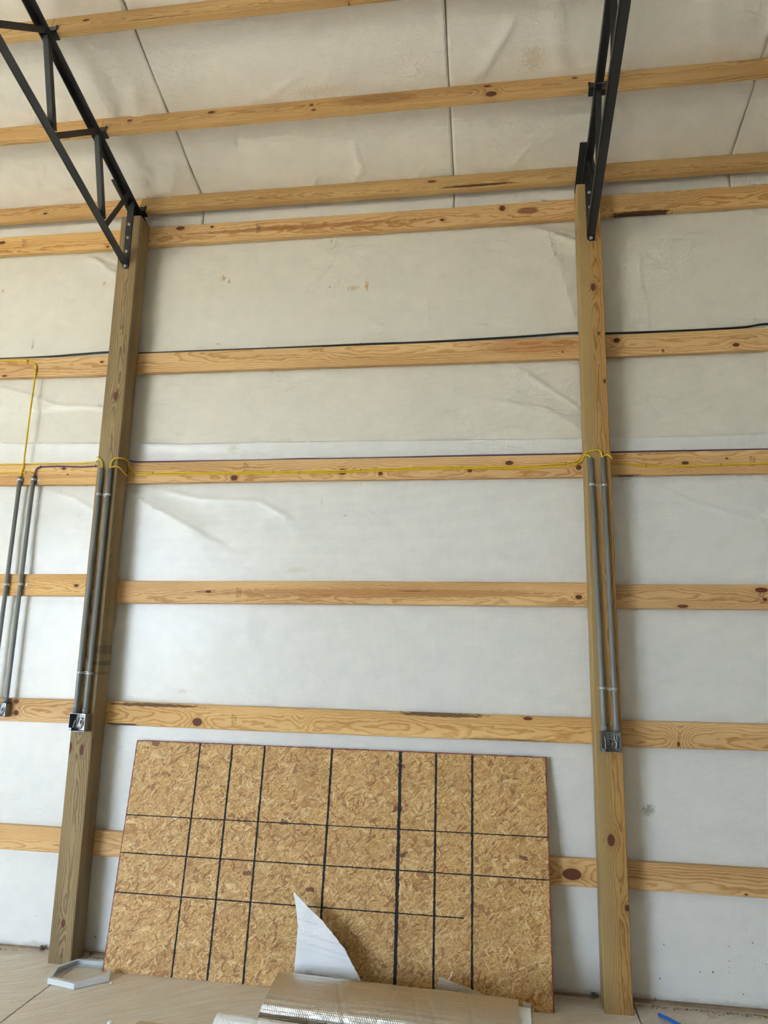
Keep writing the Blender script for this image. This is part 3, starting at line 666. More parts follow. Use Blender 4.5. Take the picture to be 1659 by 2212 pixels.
# ---------------------------------------------------------------- conduits, boxes
RC = 0.01335
def strap(par, c, y_back, tab):
    """one-hole strap: band over the conduit and a screwed tab to one side (tab = +1/-1)"""
    x, y, z = c; m = MB(); hw = 0.008; ro = RC + 0.0018; n = 10; v = []; f = []
    for k in range(n + 1):
        a = math.pi * k / n
        for r in (RC + 0.0002, ro):
            for dz in (-hw, hw): v.append((x + r * math.cos(a), y - r * math.sin(a), z + dz))
    for k in range(n):
        o = 4 * k; f += [(o + 2, o + 3, o + 7, o + 6), (o, o + 4, o + 5, o + 1), (o + 1, o + 5, o + 7, o + 3), (o, o + 2, o + 6, o + 4)]
    m.add(v, f, 0, True)
    m.box((x + tab * ro - (0.0018 if tab > 0 else 0), y, z - hw), (x + tab * ro + (0 if tab > 0 else 0.0018), y_back, z + hw)) if y_back > y else None
    x0, x1 = sorted((x + tab * (RC), x + tab * (RC + 0.019)))
    m.box((x0, y_back - 0.002, z - hw), (x1, y_back, z + hw))
    x0, x1 = sorted((x - tab * (ro - 0.0018), x - tab * ro)); m.box((x0, y, z - hw), (x1, y_back, z + hw))
    s = m.build('strap', m_strap, par)
    m = MB(); m.lathe([(0.0045, 0), (0.0045, 0.002), (0, 0.003)], T(x + tab * (RC + 0.011), y_back - 0.002, z) @ Matrix.Rotation(math.radians(90), 4, 'X'), 8); m.build('screw', m_bolt, s)
def conduit(top, bot, y_back, straps, label, group):
    t = thing('conduit', label, 'conduit', (0, 0, 0), group)
    a, b = Vector(top), Vector(bot); d = (a - b); L = d.length; Mz = T(*b) @ d.to_track_quat('Z', 'Y').to_matrix().to_4x4()
    m = MB(); m.lathe([(RC, 0.02), (RC, L), (RC - 0.003, L), (RC - 0.003, L - 0.08), (0, L - 0.08)], Mz, 18); m.build('tube', m_pvc, t)
    m = MB(); m.lathe([(0.0, 0.0), (0.0172, 0.0), (0.0172, 0.032), (RC, 0.034)], Mz, 18); m.build('adapter', m_pvc, t)
    for z, tab in straps:
        k = (z - b.z) / d.z; p = b + d * k; strap(t, (p.x, p.y, p.z), y_back, tab)
    return t
YC = YP - RC - 0.0005
conduit((0.042, YC, 2.876), (0.034, YC - .012, 1.366), YP, ((2.704, 1), (1.603, 1)), 'grey conduit on the left post, its left pipe', 'conduits on posts')
conduit((0.103, YC, 2.873), (0.096, YC - .012, 1.366), YP, ((2.702, -1), (1.600, -1)), 'grey conduit on the left post, its right pipe', 'conduits on posts')
conduit((3.064, YC, 2.887), (3.085, YC - .012, 1.371), YP, ((2.728, 1), (1.595, 1)), 'grey conduit on the right post, its left pipe', 'conduits on posts')
conduit((3.133, YC, 2.886), (3.147, YC - .012, 1.371), YP, ((2.724, -1), (1.590, -1)), 'grey conduit on the right post, its right pipe', 'conduits on posts')
YG = -0.038 - RC - 0.0005
conduit((-0.617, YG, 2.861), (-0.628, YG - .008, 1.40), -0.038, ((2.842, -1), (2.142, -1)), 'grey conduit on the girts at the left edge, its left pipe', 'conduits on girts')
conduit((-0.519, YG, 2.864), (-0.525, YG - .008, 1.40), -0.038, ((2.842, 1), (2.144, 1)), 'grey conduit on the girts at the left edge, its right pipe', 'conduits on girts')

def jbox(x0, x1, z0, z1, yb, label, wires, dep=0.054):
    t = thing('junction_box', label, 'electrical box', ((x0 + x1) / 2, yb, z0), 'open junction boxes'); inv = T(-(x0 + x1) / 2, -yb, -z0)
    yf = yb - dep; th = 0.0022
    def put(m, n, mat, par=t):
        o = m.build(n, mat, par)
        o.data.transform(inv) 
        return o
    m = MB(); m.box((x0, yb - th, z0), (x1, yb, z1)); bk = put(m, 'back_plate', m_galv)
    cx, cz = (x0 + x1) / 2, (z0 + z1) / 2
    m = MB(); m.box((x0, yf, z0), (x0 + th, yb - th, z1)); m.box((x1 - th, yf, z0), (x1, yb - th, z1)); m.box((x0, yf, z0), (x1, yb - th, z0 + th)); m.box((x0, yf, z1 - th), (x1, yb - th, z1))
    put(m, 'side_walls', m_galv)
    for (ex, ez) in ((x1 - 0.011, z1 - 0.011), (x0 + 0.011, z0 + 0.011)):
        m = MB(); m.box((ex - 0.009, yf, ez - 0.009), (ex + 0.009, yf + 0.002, ez + 0.009)); e = put(m, 'screw_ear', m_galv)
        m = MB(); m.lathe([(0.004, 0), (0.004, 0.003), (0, 0.004)], T(ex, yf, ez) @ Matrix.Rotation(math.radians(90), 4, 'X'), 8); o = put(m, 'screw', m_bolt, e)
    m = MB(); m.lathe([(0.011, 0), (0.011, 0.0012), (0, 0.0012)], T(cx, yb - th, cz - 0.002) @ Matrix.Rotation(math.radians(90), 4, 'X'), 16); put(m, 'knockout', m_galv)
    for (hx, hz) in ((0, 0.034), (0, 0.020), (-0.021, 0.0), (0.021, 0.0), (0, -0.022)):
        m = MB(); m.lathe([(0.0035, 0), (0.0035, 0.0006), (0, 0.0006)], T(cx + hx, yb - th, cz + hz) @ Matrix.Rotation(math.radians(90), 4, 'X'), 10); put(m, 'mounting_hole', m_hole)
    for (mat, pts) in wires:
        m = MB(); P = [(cx + p[0], yb - 0.008 - p[1], cz + p[2]) for p in pts]; m.tube(smooth_path(P, 6), 0.0019, 7); put(m, 'wire', mat)
    return t
W1 = [(m_yel, [(-.034, .012, .049), (-.036, .015, .035), (-.037, .018, .018)]), (m_yel, [(.020, .012, .049), (.022, .015, .04), (.021, .018, .028)]),
      (m_wwhite, [(-.032, .02, .03), (-.029, .03, .005), (-.028, .034, -.025), (-.026, .03, -.038)]), (m_wblack, [(-.036, .016, .03), (-.026, .028, .015), (-.022, .032, -.01), (-.03, .03, -.03), (-.038, .02, -.035)]),
      (m_wred, [(-.034, .012, .0), (-.02, .02, -.022), (.0, .018, -.032), (.018, .02, -.02), (.024, .022, .0)]), (m_wwhite, [(.022, .018, .03), (.020, .024, .01), (.028, .032, -.012), (.024, .034, -.030), (.030, .03, -.036)]),
      (m_wwhite, [(.034, .02, .036), (.032, .03, .012), (.027, .032, -.02)]), (m_wblack, [(.038, .016, .034), (.040, .026, .0), (.036, .03, -.022), (.033, .024, -.034)]), (m_wblack, [(.026, .016, .032), (.030, .03, .01), (.038, .034, -.02), (.042, .03, -.032)]),
      (m_wcop, [(-.015, .012, -.02), (.005, .014, -.040), (.03, .012, -.042)])]
W2 = [(m_wblack, [(-.036, .012, .045), (-.02, .03, .03), (-.01, .034, .0), (-.02, .03, -.03)]), (m_wwhite, [(-.004, .02, .034), (-.016, .034, .01), (-.024, .038, -.02), (-.028, .034, -.030)]),
      (m_wwhite, [(.014, .016, .042), (.010, .03, .02), (.016, .036, -.008), (.030, .034, -.02), (.036, .03, .02)]), (m_wblack, [(.026, .014, .036), (.024, .034, .01), (.028, .036, -.02), (.02, .034, -.035)]),
      (m_wcop, [(-.008, .02, .03), (.0, .034, .0), (-.008, .036, -.02), (.010, .036, -.028)]), (m_wred, [(.036, .016, .034), (.038, .03, .0), (.03, .034, -.03), (.01, .03, -.034)]), (m_wblack, [(-.004, .018, .036), (.004, .03, .01), (-.004, .036, -.015)]), (m_wwhite, [(.034, .03, .03), (.030, .037, .0), (.032, .034, -.025)])]
jbox(0.014, 0.1156, 1.266, 1.3676, YP, 'open square metal electrical box on the left post, wires curled inside', W2)
jbox(3.064, 3.1656, 1.268, 1.3696, YP, 'open square metal electrical box on the right post, showing its back plate', W1)
jbox(-0.605, -0.501, 1.318, 1.4005, -0.038, 'open metal electrical box on the girt at the left edge', W2)

# ---------------------------------------------------------------- cables
def cable(path, mat, label, r=0.0046, staples=(), flat=1.0, n=8):
    m = MB(); sp = smooth_path(path, n); m.tube(sp, r, 8, flat=flat)
    o = m.build('cable', mat, label=label, cat='cable', group='cables')
    for s in staples:
        p, q = Vector(sp[int(s * (len(sp) - 2))]), Vector(sp[int(s * (len(sp) - 2)) + 1]); d = (q - p).normalized(); w = r + 0.0022
        up = Vector((0, -1, 0)); sd = d.cross(up).normalized(); mm = MB()
        A = p + up * (r + 0.0005)
        mm.bar(A - sd * w, A + sd * w, d, -0.0012, 0.0012, -0.0008, 0.0008)
        for k in (-1, 1): mm.bar(A + sd * w * k, A + sd * w * k - up * (2 * r), d, -0.0012, 0.0012, -0.0008, 0.0008)
        mm.build('staple', m_copper, o)
    return o
zt5 = 3.716
cable([(-2.9, -.024, 3.726), (-.9, -.024, 3.724), (-.513, -.024, 3.726), (-.306, -.022, 3.735), (-.095, -.02, 3.742), (.07, -.02, 3.733), (.149, -.022, 3.722), (.5, -.024, 3.721), (.985, -.024, 3.719), (1.3, -.022, 3.720), (1.73, -.022, 3.722), (2.0, -.024, 3.718), (2.327, -.022, 3.722), (2.7, -.02, 3.730), (3.03, -.018, 3.741), (3.215, -.02, 3.728), (3.565, -.022, 3.724), (3.99, -.022, 3.729), (4.15, -.022, 3.745), (4.5, -.024, 3.73), (6.0, -.024, 3.726)], m_blk, 'black cable lying along the tops of the fifth girts', 0.0068, (0.3, 0.42, 0.5, 0.58, 0.66), n=6)
cable([(.152, -.050, 2.963), (.168, -.034, 2.960), (.25, -.03, 2.957), (.649, -.026, 2.957), (1.02, -.024, 2.956), (1.30, -.022, 2.960), (1.51, -.022, 2.958), (1.9, -.026, 2.957), (2.33, -.024, 2.960), (2.99, -.024, 2.960), (3.1, -.022, 2.963), (3.4, -.024, 2.966), (4.2, -.024, 2.966), (5.8, -.024, 2.968)], m_pur, 'thin purple cable lying along the top of the fourth girt', 0.0046, (0.32, 0.5, 0.8))
cable([(-.519, YG, 2.83), (-.519, YG, 2.868), (-.508, -.048, 2.915), (-.489, -.0435, 2.929), (-.461, -.0432, 2.932), (-.326, -.0432, 2.933), (-.199, -.0432, 2.926), (-.02, -.0432, 2.932), (.03, -.0432, 2.932)][:8], m_pur, 'purple cable bending out of the conduit toward the left post', 0.0052, (0.5, 0.97))
cable([(-2.9, -.0432, 3.70), (-.884, -.0432, 3.700), (-.705, -.0432, 3.688), (-.636, -.0432, 3.678), (-.604, -.0432, 3.650), (-.602, -.045, 3.586), (-.604, -.05, 3.286), (-.606, -.05, 3.025), (-.610, -.0445, 2.935), (-.616, -.046, 2.895), (-.617, YG, 2.865), (-.617, YG, 2.82)], m_yel, 'yellow cable dropping from the fifth girt to the left edge conduit', 0.0058, (0.22, 0.44))
cable([(-2.9, -.0432, 2.90), (-.777, -.0432, 2.896), (-.64, -.0432, 2.893), (-.58, -.0432, 2.896), (-.552, -.0445, 2.892), (-.528, -.05, 2.874), (-.524, YG, 2.855), (-.524, YG, 2.82)], m_yel, 'short yellow cable entering the right pipe of the left edge conduits', 0.0046, (0.42,))
cable([(-2.9, -.03, 2.962), (-.4, -.03, 2.956), (-.2, -.032, 2.955), (-.06, -.06, 2.957), (-.008, -.10, 2.960), (-.007, -.165, 2.955), (.006, -.183, 2.948), (.025, -.184, 2.932), (.039, -.187, 2.912), (.043, YC, 2.88), (.042, YC, 2.83)], m_yel, 'yellow cable bending over the left edge of the left post', 0.0050, (0.15, 0.3))
cable([(.103, YC, 2.83), (.102, YC, 2.876), (.104, -.186, 2.916), (.118, -.1815, 2.938), (.136, -.182, 2.944), (.1465, -.170, 2.946), (.1465, -.11, 2.956), (.1468, -.06, 2.948), (.152, -.048, 2.915), (.19, -.0437, 2.886), (.259, -.0433, 2.877), (.508, -.0433, 2.876), (1.027, -.0433, 2.871), (1.279, -.0433, 2.870), (1.575, -.0433, 2.872), (1.928, -.0433, 2.880), (2.16, -.0433, 2.884), (2.661, -.0433, 2.878), (2.829, -.0433, 2.888), (2.94, -.0433, 2.894), (3.005, -.046, 2.910), (3.030, -.07, 2.920), (3.034, -.15, 2.918), (3.037, -.181, 2.918), (3.055, -.182, 2.926), (3.103, -.1815, 2.938), (3.123, -.182, 2.929), (3.129, -.186, 2.905), (3.131, YC, 2.88), (3.132, YC, 2.83)], m_yel, 'yellow cable looping over both posts along the fourth girt, the upper one', 0.0048, (0.2, 0.36, 0.43, 0.5, 0.57, 0.66), n=6)
cable([(.106, YC, 2.83), (.107, YC, 2.872), (.116, -.186, 2.884), (.134, -.182, 2.888), (.1465, -.165, 2.884), (.1468, -.10, 2.868), (.150, -.05, 2.858), (.20, -.0437, 2.864), (.3, -.0433, 2.866), (.508, -.0433, 2.864), (1.027, -.0433, 2.861), (1.575, -.0433, 2.861), (2.16, -.0433, 2.874), (2.661, -.0433, 2.867), (2.88, -.0433, 2.874), (2.975, -.0437, 2.880), (3.015, -.052, 2.896), (3.033, -.09, 2.905), (3.0345, -.16, 2.905), (3.040, -.182, 2.907), (3.052, -.184, 2.905), (3.061, -.187, 2.893), (3.063, YC, 2.875), (3.064, YC, 2.83)], m_yel, 'yellow cable looping over both posts along the fourth girt, the lower one', 0.0048, (0.3, 0.46, 0.7), n=6)
cable([(3.134, YC, 2.83), (3.135, YC, 2.885), (3.142, -.186, 2.898), (3.157, -.182, 2.906), (3.174, -.1815, 2.899), (3.186, -.170, 2.888), (3.187, -.10, 2.890), (3.190, -.055, 2.895), (3.22, -.0437, 2.893), (3.465, -.0433, 2.868), (3.672, -.0433, 2.867), (4.076, -.0433, 2.875), (5.8, -.0433, 2.88)], m_yel, 'yellow cable running right from the right post conduit', 0.0050, (0.74, 0.9))

# ---------------------------------------------------------------- leaning panel
bl = Vector((0.351, -0.2152, 0.0015)); ux = Vector((math.sqrt(W * W - .0134 ** 2), -.0134, 0)) / W
s_ = (-0.028 + 0.2152) / H; uz = Vector((0, s_, math.sqrt(1 - s_ * s_))); uz = (uz - ux * uz.dot(ux)).normalized(); uy = uz.cross(ux)
MO = Matrix.Identity(4)
for i in range(3): MO[i][0] = ux[i]; MO[i][1] = uy[i]; MO[i][2] = uz[i]
MO.translation = bl
m = MB(); n1, n2 = 120, 60; rng = np.random.default_rng(5)
per = [(W * i / n1, 0) for i in range(n1)] + [(W, H * i / n2) for i in range(n2)] + [(W - W * i / n1, H) for i in range(n1)] + [(0, H - H * i / n2) for i in range(n2)]
jit = rng.normal(0, 0.0009, (len(per), 2)); per = [(max(0.0, p[0] + j[0]), max(0.0, p[1] + j[1])) for p, j in zip(per, jit)]
N = len(per); m.add([(p[0], 0, p[1]) for p in per] + [(p[0], 0.0112, p[1]) for p in per], [tuple(range(N)), tuple(range(2 * N - 1, N - 1, -1))])
m.add([(p[0], 0, p[1]) for p in per] + [(p[0], 0.0112, p[1]) for p in per], [(i, N + i, N + (i + 1) % N, (i + 1) % N) for i in range(N)], 1)
osb = thing('strand_board', 'large oriented strand board panel with black marker grid leaning on the wall', 'panel', None); osb.matrix_world = MO
m.build('panel', [m_osb, m_red], osb)
def marker(a, b, w):
    a, b = np.array(a), np.array(b); L = np.linalg.norm(b - a); d = (b - a) / L; nrm = np.array([-d[1], d[0]]); k = int(L / 0.012); v = []
    ww = w * 0.5
    for i in range(k + 1):
        p = a + d * L * i / k; j1, j2 = rng.normal(0, w * 0.08, 2)
        for q in (p + nrm * (ww + j1), p - nrm * (ww + j2)): v.append((q[0], -0.0004, q[1]))
    o = MB(); o.add(v, [(2 * i, 2 * i + 1, 2 * i + 3, 2 * i + 2) for i in range(k)])
    n0 = len(v); o.add([(p[0], -0.00005, p[2]) for p in v], [(2 * i, 2 * i + 2, 2 * i + 3, 2 * i + 1) for i in range(k)])
    o.build('marker_line', m_marker, osb)
for x0, x1, w in ((.407, .405, .010), (.609, .609, .011), (.809, .810, .011), (1.216, 1.211, .013), (1.618, 1.629, .018), (1.823, 1.829, .012), (2.027, 2.028, .0125)):
    marker((x0, 1.214), (x1, 0.001), w)
for za, zb, x1, w in ((.799, .808, 2.436, .006), (.597, .601, 2.436, .0065), (.392, .392, 1.985, .0065)): marker((0.003, za), (x1, zb), w)

# ---------------------------------------------------------------- bent trim on the floor
def trim():
    V = [(0.418, -0.236), (0.452, -0.325), (0.322, -0.446), (0.149, -0.410), (0.106, -0.280), (0.170, -0.163), (0.345, -0.150)]
    V = [np.array(p) for p in V]; H_ = 0.029; fw = 0.021; th = 0.0012
    t = thing('bent_trim', 'white metal trim strip bent into an open hexagon on the floor', 'metal trim', (0.28, -0.3, 0)); inv = T(-0.28, 0.3, 0)
    def inward(d): return np.array([d[1], -d[0]])
    segs = list(zip(V[:-1], V[1:]))
    for i, (a, b) in enumerate(segs):
        d = (b - a) / np.linalg.norm(b - a); nin = inward(d)
        if np.dot(np.array([.28, -.29]) - (a + b) / 2, nin) < 0: nin = -nin
        tilt = 0.006 if i in (1, 2) else 0.0
        z0 = 0.002 + (0.0015 if i % 2 else 0)
        A, B = (a[0], a[1]), (b[0], b[1])
        m = MB()
        def quadbox(P, hgt0, hgt1):
            v = [(p[0], p[1], hgt0) for p in P] + [(p[0], p[1], hgt1) for p in P]
            m.add(v, [(3, 2, 1, 0), (4, 5, 6, 7), (0, 1, 5, 4), (1, 2, 6, 5), (2, 3, 7, 6), (3, 0, 4, 7)])
        def offp(k0, k1, e0, e1):
            return [a + d * e0 + nin * k0, b - d * e1 + nin * k0, b - d * e1 + nin * k1, a + d * e0 + nin * k1]
        quadbox(offp(0, th, 0, 0), z0, H_)                       # outer wall
        mit = fw * 0.45
        P = [a + nin * 0, b + nin * 0, b - d * mit + nin * fw, a + d * mit + nin * fw]; quadbox(P, H_, H_ + th + 0.0012 * (i % 2))   # top flange
        P = [a + nin * th + d * 0.002, b + nin * th - d * 0.002, b - d * mit * 1.4 + nin * fw * 1.35, a + d * mit * 1.4 + nin * fw * 1.35]
        if i == 5:   # cut lip
            for (f0, f1) in ((0.0, 0.30), (0.32, 0.44), (0.46, 1.0)):
                p0, p1 = P[0] + (P[1] - P[0]) * f0, P[0] + (P[1] - P[0]) * f1; q0, q1 = P[3] + (P[2] - P[3]) * f0, P[3] + (P[2] - P[3]) * f1
                quadbox([p0, p1, q1, q0], z0, z0 + th)
        else: quadbox(P, z0, z0 + th)
        o = m.build('channel_side', m_trim, t); o.data.transform(inv)
    return t
trim()

# ---------------------------------------------------------------- insulation offcuts and rolls
def closed_profile(pts, n=8):
    P = pts + pts[:3]; out = []
    for i in range(len(pts)):
        a, b, c, d = [np.array(P[(i + k) % len(pts)], float) for k in range(4)]
        for k in range(n):
            t = k / n; out.append(0.5 * (2 * b + (c - a) * t + (2 * a - 5 * b + 4 * c - d) * t * t + (3 * b - a - 3 * c + d) * t ** 3))
    return np.array(out)
def roll(name, label, prof, x0, x1, slope, mats, turns=((1.0, 0.0, 0.0),), thick=0.006, wob=0.004, seed=1, ends=(0, 0), wrap=1.0, skew=0.0):
    """loose roll: profile loop in (y,z), swept along x; outside and inside faces are separate parts"""
    t = thing(name, label, 'insulation roll', (x0, float(prof[:, 0].mean()), 0), 'rolled insulation'); inv = T(-x0, -float(prof[:, 0].mean()), 0)
    cy, cz = prof.mean(0); nx = 130
    for ti, (sc, ea, eb) in enumerate(turns):
        pr = (prof - [cy, cz]) * sc + [cy, cz + (sc - 1) * 0.0]
        if sc < 1: pr = pr + [0.0, -(1 - sc) * (cz - prof[:, 1].min()) * 0.85]
        loop = np.concatenate([pr, pr[:1]]); m_ = int(len(loop) * wrap) if ti else len(loop)
        loop = loop[:m_]
        dl = np.concatenate([[0], np.cumsum(np.linalg.norm(np.diff(loop, axis=0), axis=1))])
        u = np.linspace(x0 - ea, x1 + eb, nx); U, V = np.meshgrid(u, dl)
        py = np.repeat(loop[:, :1], nx, 1); pz = np.repeat(loop[:, 1:], nx, 1)
        nrm = np.gradient(loop, axis=0); nrm = np.stack([nrm[:, 1], -nrm[:, 0]], -1); nrm /= np.linalg.norm(nrm, axis=1)[:, None] + 1e-9
        if ((loop - [cy, cz]) * nrm).sum() < 0: nrm = -nrm
        w = wob * (vnoise(U * 3.5, V * 6, seed) - 0.5) * 2 + wob * 0.6 * (vnoise(U * 14, V * 10, seed + 2) - 0.5)
        # crossing crease lines
        w -= wob * 0.9 * np.exp(-((U - (x0 + 0.55 * (x1 - x0)) - V * 0.25) / 0.008) ** 2)
        for (c_, k_) in ((0.50, -0.30), (0.66, 0.40), (0.70, -0.55), (0.30, 0.35), (0.82, 0.2)):
            w -= wob * 0.7 * np.exp(-((U - (x0 + c_ * (x1 - x0)) - (V - 0.25) * k_) / 0.009) ** 2)
        w += wob * 0.35 * np.sin(V * 210 + 2.0 * vnoise(U * 2, V * 3, seed + 7)) * (vnoise(U * 4, V * 9, seed + 8) > 0.45)
        Y = py + nrm[:, :1] * w + (U - x0) * slope; Z = np.maximum(pz + nrm[:, 1:] * w, 0.002)
        Xs = U + skew * (pz - cz) * np.clip(1 - (U - x0) / 0.2, 0, 1)
        o = grid_obj('outer_face', Xs, Y, Z, U, V, mats[ti % 2 if ti else 0], parent=t); o.data.transform(inv)
        Yi = Y - nrm[:, :1] * thick; Zi = np.maximum(Z - nrm[:, 1:] * thick, 0.003)
        o = grid_obj('inner_face', Xs, Yi, Zi, U, V, mats[1 if ti == 0 else (ti + 1) % 2], parent=t); o.data.transform(inv)
        for c in (0, -1):
            X2 = np.stack([Xs[:, c], Xs[:, c]]); Y2 = np.stack([Y[:, c], Yi[:, c]]); Z2 = np.stack([Z[:, c], Zi[:, c]])
            o = grid_obj('cut_edge', X2, Y2, Z2, np.stack([U[:, c]] * 2), np.stack([V[:, c]] * 2), m_white_off, parent=t); o.data.transform(inv)
    return t
prof = closed_profile([(-0.405, 0.012), (-0.395, 0.085), (-0.425, 0.155), (-0.48, 0.183), (-0.56, 0.176), (-0.655, 0.150), (-0.700, 0.122), (-0.712, 0.07), (-0.69, 0.012), (-0.55, 0.004)])
roll('foil_roll', 'silver foil faced insulation roll lying on the floor before the leaning panel', prof, 1.405, 2.60, -0.066, (m_foil, m_white_off), ((1.0, 0, 0), (0.86, -0.01, 0.055), (0.70, -0.02, -0.01)), wob=0.004, seed=3, wrap=0.93, skew=0.25)
prof2 = closed_profile([(-0.775, 0.012), (-0.755, 0.06), (-0.775, 0.115), (-0.83, 0.138), (-0.89, 0.118), (-0.91, 0.065), (-0.885, 0.012), (-0.83, 0.002)])
roll('white_film_roll', 'white bubble film roll at the bottom edge in front of the foil roll', prof2, 1.245, 2.05, -0.115, (m_white_off, m_foil), ((1.0, 0, 0), (0.8, -0.01, 0.01)), wob=0.003, seed=9)

def sheet_from_outline(name, label, cat, left, right, mats, yfun, n=26, mcols=14, thick=0.005, wob=0.003, seed=4):
    """sheet between a left and a right edge polyline, both given bottom to top as (x, z); yfun(x, z) gives its depth"""
    t = thing(name, label, cat, (left[0][0], yfun(*left[0]), max(0, left[0][1])), 'insulation offcuts'); inv = T(-left[0][0], -yfun(*left[0]), -max(0, left[0][1]))
    def samp(pl, k):
        pl = np.array(pl, float); d = np.concatenate([[0], np.cumsum(np.linalg.norm(np.diff(pl, axis=0), axis=1))]); s = k * d[-1]
        return np.stack([np.interp(s, d, pl[:, 0]), np.interp(s, d, pl[:, 1])], -1)
    k = np.linspace(0, 1, n); A, B = samp(left, k), samp(right, k); s = np.linspace(0, 1, mcols)
    rj = np.random.default_rng(seed).normal(0, 0.0012, n)
    X = A[:, :1] * (1 - s) + (B[:, :1] + rj[:, None]) * s; Z = A[:, 1:] * (1 - s) + B[:, 1:] * s
    Y = np.vectorize(yfun)(X, Z) + wob * (vnoise(X * 12, Z * 12, seed) - 0.5)
    grid = lambda nm, dy, mt: grid_obj(nm, X, Y + dy, Z, X, Z, mt, parent=t)
    o1 = grid('front_face', 0, mats[0]); o2 = grid('back_face', thick, mats[1])
    idx = [(0, j) for j in range(mcols)] + [(i, mcols - 1) for i in range(1, n)] + [(n - 1, j) for j in range(mcols - 2, -1, -1)] + [(i, 0) for i in range(n - 2, 0, -1)]
    idx.append(idx[0]); ii = np.array([p[0] for p in idx]); jj = np.array([p[1] for p in idx])
    X2 = np.stack([X[ii, jj]] * 2); Y2 = np.stack([Y[ii, jj], Y[ii, jj] + thick]); Z2 = np.stack([Z[ii, jj]] * 2)
    o3 = grid_obj('cut_edge', X2, Y2, Z2, X2, Z2, mats[0], parent=t)
    for o in (o1, o2, o3): o.data.transform(inv)
    return t
# standing offcut: foot on the floor behind the roll, tip leaning near the panel (crease at z = 0.32)
def yoff(x, z):
    y = -0.355 + 0.10 * z + 0.30 * max(0.0, z - 0.32) + 0.05 * (1.45 - x) * (-1.0)
    cr = sum(a * math.exp(-((z + 0.18 * (x - 1.45) - c) / 0.006) ** 2) for c, a in ((0.325, 0.006), (0.285, 0.004), (0.26, 0.003), (0.37, 0.003)))
    return y - cr - 0.09 * max(0.0, x - 1.45) * (1 - z / 0.5)
def fit(P, y):     # shift outline points given on the plane y = -0.30 to the depth used here, as seen from the eye point
    e = np.array([2.4812, -4.332, 1.7674]); out = []
    for (x, z) in P:
        X_, Z_ = x, z
        for _ in range(6):
            k = (yoff(X_, Z_) - e[1]) / (-0.30 - e[1]); X_, Z_ = e[0] + (x - e[0]) * k, e[2] + (z - e[2]) * k
        out.append((float(X_), float(Z_)))
    return out
LE = fit([(1.458, 0.10), (1.466, 0.23), (1.472, 0.333), (1.455, 0.43), (1.440, 0.497)], 0); RE = fit([(1.815, 0.10), (1.77, 0.17), (1.725, 0.243), (1.654, 0.319), (1.592, 0.377), (1.517, 0.435), (1.448, 0.497)], 0)
LE = [(LE[0][0], 0.004)] + LE; RE = [(RE[0][0] + 0.03, 0.004)] + RE
sheet_from_outline('white_offcut', 'pointed white insulation offcut standing between the foil roll and the panel', 'insulation scrap', LE, RE, (m_white_off, m_foil), yoff, n=140, mcols=40)
sheet_from_outline('foil_offcut', 'small triangular foil insulation scrap behind the right half of the roll', 'insulation scrap', [(2.205, 0.004), (2.208, 0.115), (2.216, 0.172)], [(2.53, 0.004), (2.47, 0.105), (2.222, 0.172)], (m_foil, m_white_off), lambda x, z: -0.375 + 0.12 * z, n=12, mcols=10)
sheet_from_outline('foil_strip', 'foil insulation flap propped on the floor at the right end of the roll', 'insulation scrap', [(2.625, 0.004), (2.620, 0.06), (2.627, 0.122)], [(2.672, 0.004), (2.668, 0.06), (2.667, 0.117)], (m_foil, m_white_off), lambda x, z: -0.435 + 0.10 * z, n=10, mcols=8)
m = MB(); m.tube(smooth_path([(2.250, -0.325, 0.004), (2.256, -0.318, 0.08), (2.262, -0.302, 0.139), (2.272, -0.297, 0.155), (2.283, -0.29, 0.176)], 5), 0.0045, 6, flat=0.4)
m.build('plastic_sliver', m_crumb, label='thin white plastic sliver poking up behind the small foil scrap', cat='scrap')
# ---------------------------------------------------------------- small things on the floor
m = MB(); m.tube([(3.306, -0.162, 0.012), (3.345, -0.205, 0.012), (3.42, -0.30, 0.011), (3.50, -0.40, 0.011)], 0.011, 10, flat=0.75)
m.build('blue_strip', m_blue, label='bright blue plastic strip on the floor by the right post', cat='plastic strip')
def lump(name, loc, r, mat, label, cat, seed, flat=0.7, group=None):
    rng_ = np.random.default_rng(seed); m = MB(); prof_ = []; n = 8; rings = 6; v = []; f = []
    for i in range(rings + 1):
        a = math.pi * i / rings
        for k in range(n):
            b = 2 * math.pi * k / n; rr = r * (1 + rng_.normal(0, 0.14)); v.append((rr * math.sin(a) * math.cos(b), rr * math.sin(a) * math.sin(b), rr * flat * math.cos(a)))
    for i in range(rings):
        for k in range(n): f.append((i * n + k, (i + 1) * n + k, (i + 1) * n + (k + 1) % n, i * n + (k + 1) % n))
    zmin = min(p[2] for p in v); m.add([(p[0], p[1], p[2] - zmin) for p in v], f)
    return m.build(name, mat, loc=loc, label=label, cat=cat, group=group)
lump('pebble', (-0.140, -0.022, 0.0), 0.014, m_stone, 'small brown stone at the wall foot left of the left post', 'stone', 1, 0.9)
lump('foam_crumb', (0.475, -0.345, 0.0), 0.007, m_crumb, 'tiny pale crumb beside the bent metal trim', 'crumb', 2)
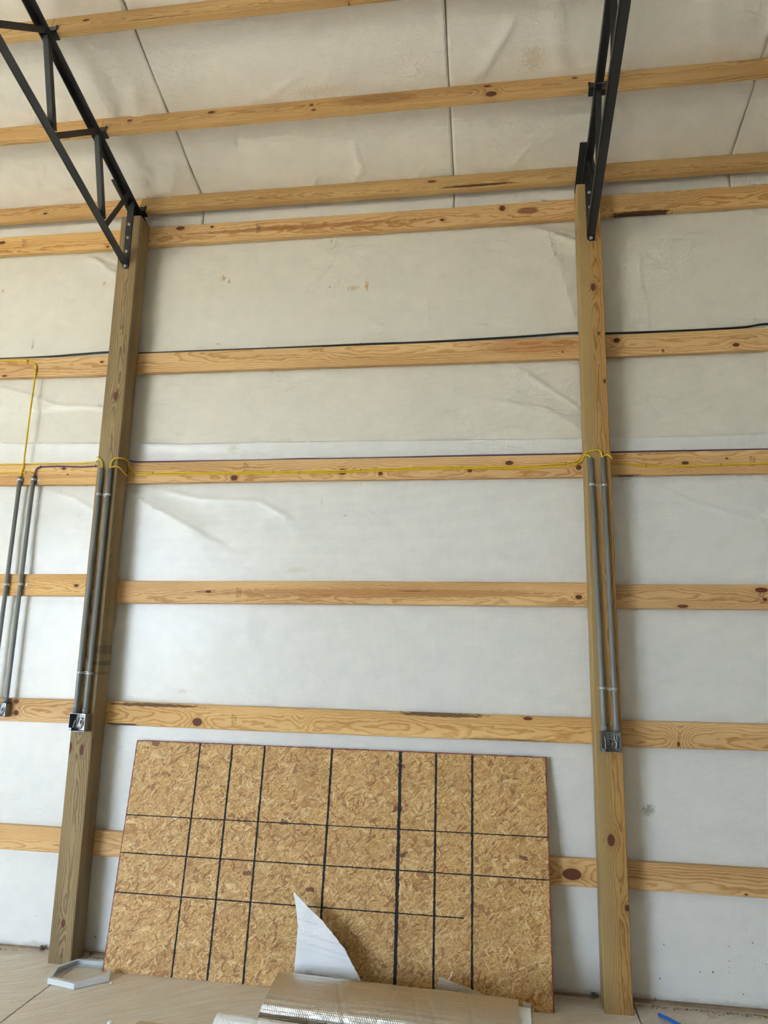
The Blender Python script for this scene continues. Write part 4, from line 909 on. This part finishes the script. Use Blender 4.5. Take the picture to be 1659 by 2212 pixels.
lump('foam_crumb', (0.683, -0.735, 0.0), 0.012, m_crumb, 'white crumb on the floor at the bottom photo edge', 'crumb', 3)
lump('dirt_clod', (3.005, -0.022, 0.0), 0.016, m_stone, 'grey dirt clod at the wall foot left of the right post', 'dirt clod', 4, 0.8)
m = MB(); m.prism([(3.542, -0.100), (3.566, -0.130), (3.597, -0.118), (3.572, -0.094)], T(0, 0, 0.0005), 0.003); m.build('wood_chip', m_cream, label='flat pale wood chip on the floor right of the blue strip', cat='wood chip')
m = MB(); m.prism([(0.80, -0.705), (0.815, -0.685), (0.93, -0.692), (0.96, -0.74), (0.86, -0.76)], T(0, 0, 0.0005), 0.005); m.build('foam_scrap', m_cream, label='flat beige scrap at the bottom photo edge left of the white roll', cat='scrap')
# crumbled dirt along the wall foot and scattered grit: too fine to count
m = MB(); rg = np.random.default_rng(12)
def grit(x, y, r):
    if any(a < x < b and c < y < d for a, b, c, d in ((-0.02, 0.17, -0.2, 0), (3.0, 3.2, -0.2, 0), (1.35, 2.75, -0.95, -0.38), (0.33, 2.82, -0.24, -0.19))): return
    v = [(x + r * rg.uniform(.6, 1.2) * math.cos(a), y + r * rg.uniform(.6, 1.2) * math.sin(a), 0.0) for a in (0, 1.57, 3.14, 4.71)] + [(x + rg.normal(0, r * .2), y + rg.normal(0, r * .2), r * rg.uniform(.5, 1.0))]
    m.add(v, [(0, 1, 4), (1, 2, 4), (2, 3, 4), (3, 0, 4), (3, 2, 1, 0)])
for k in range(520):
    c = rg.choice([3.5, 3.75, 3.9, 4.05, 3.3, 0.3, -0.5]); grit(c + rg.normal(0, 0.10), -0.045 - abs(rg.normal(0, 0.014)), rg.uniform(0.0015, 0.006))
for k in range(420): grit(rg.uniform(-1.2, 4.3), -0.05 - abs(rg.normal(0, 0.35)), rg.uniform(0.0010, 0.0032))
for k in range(120): grit(rg.uniform(-0.2, 0.7), rg.uniform(-0.7, -0.3), rg.uniform(0.001, 0.003))
m.build('floor_grit', m_dirt, label='loose dirt and grit scattered over the concrete floor', cat='grit', kind='stuff')
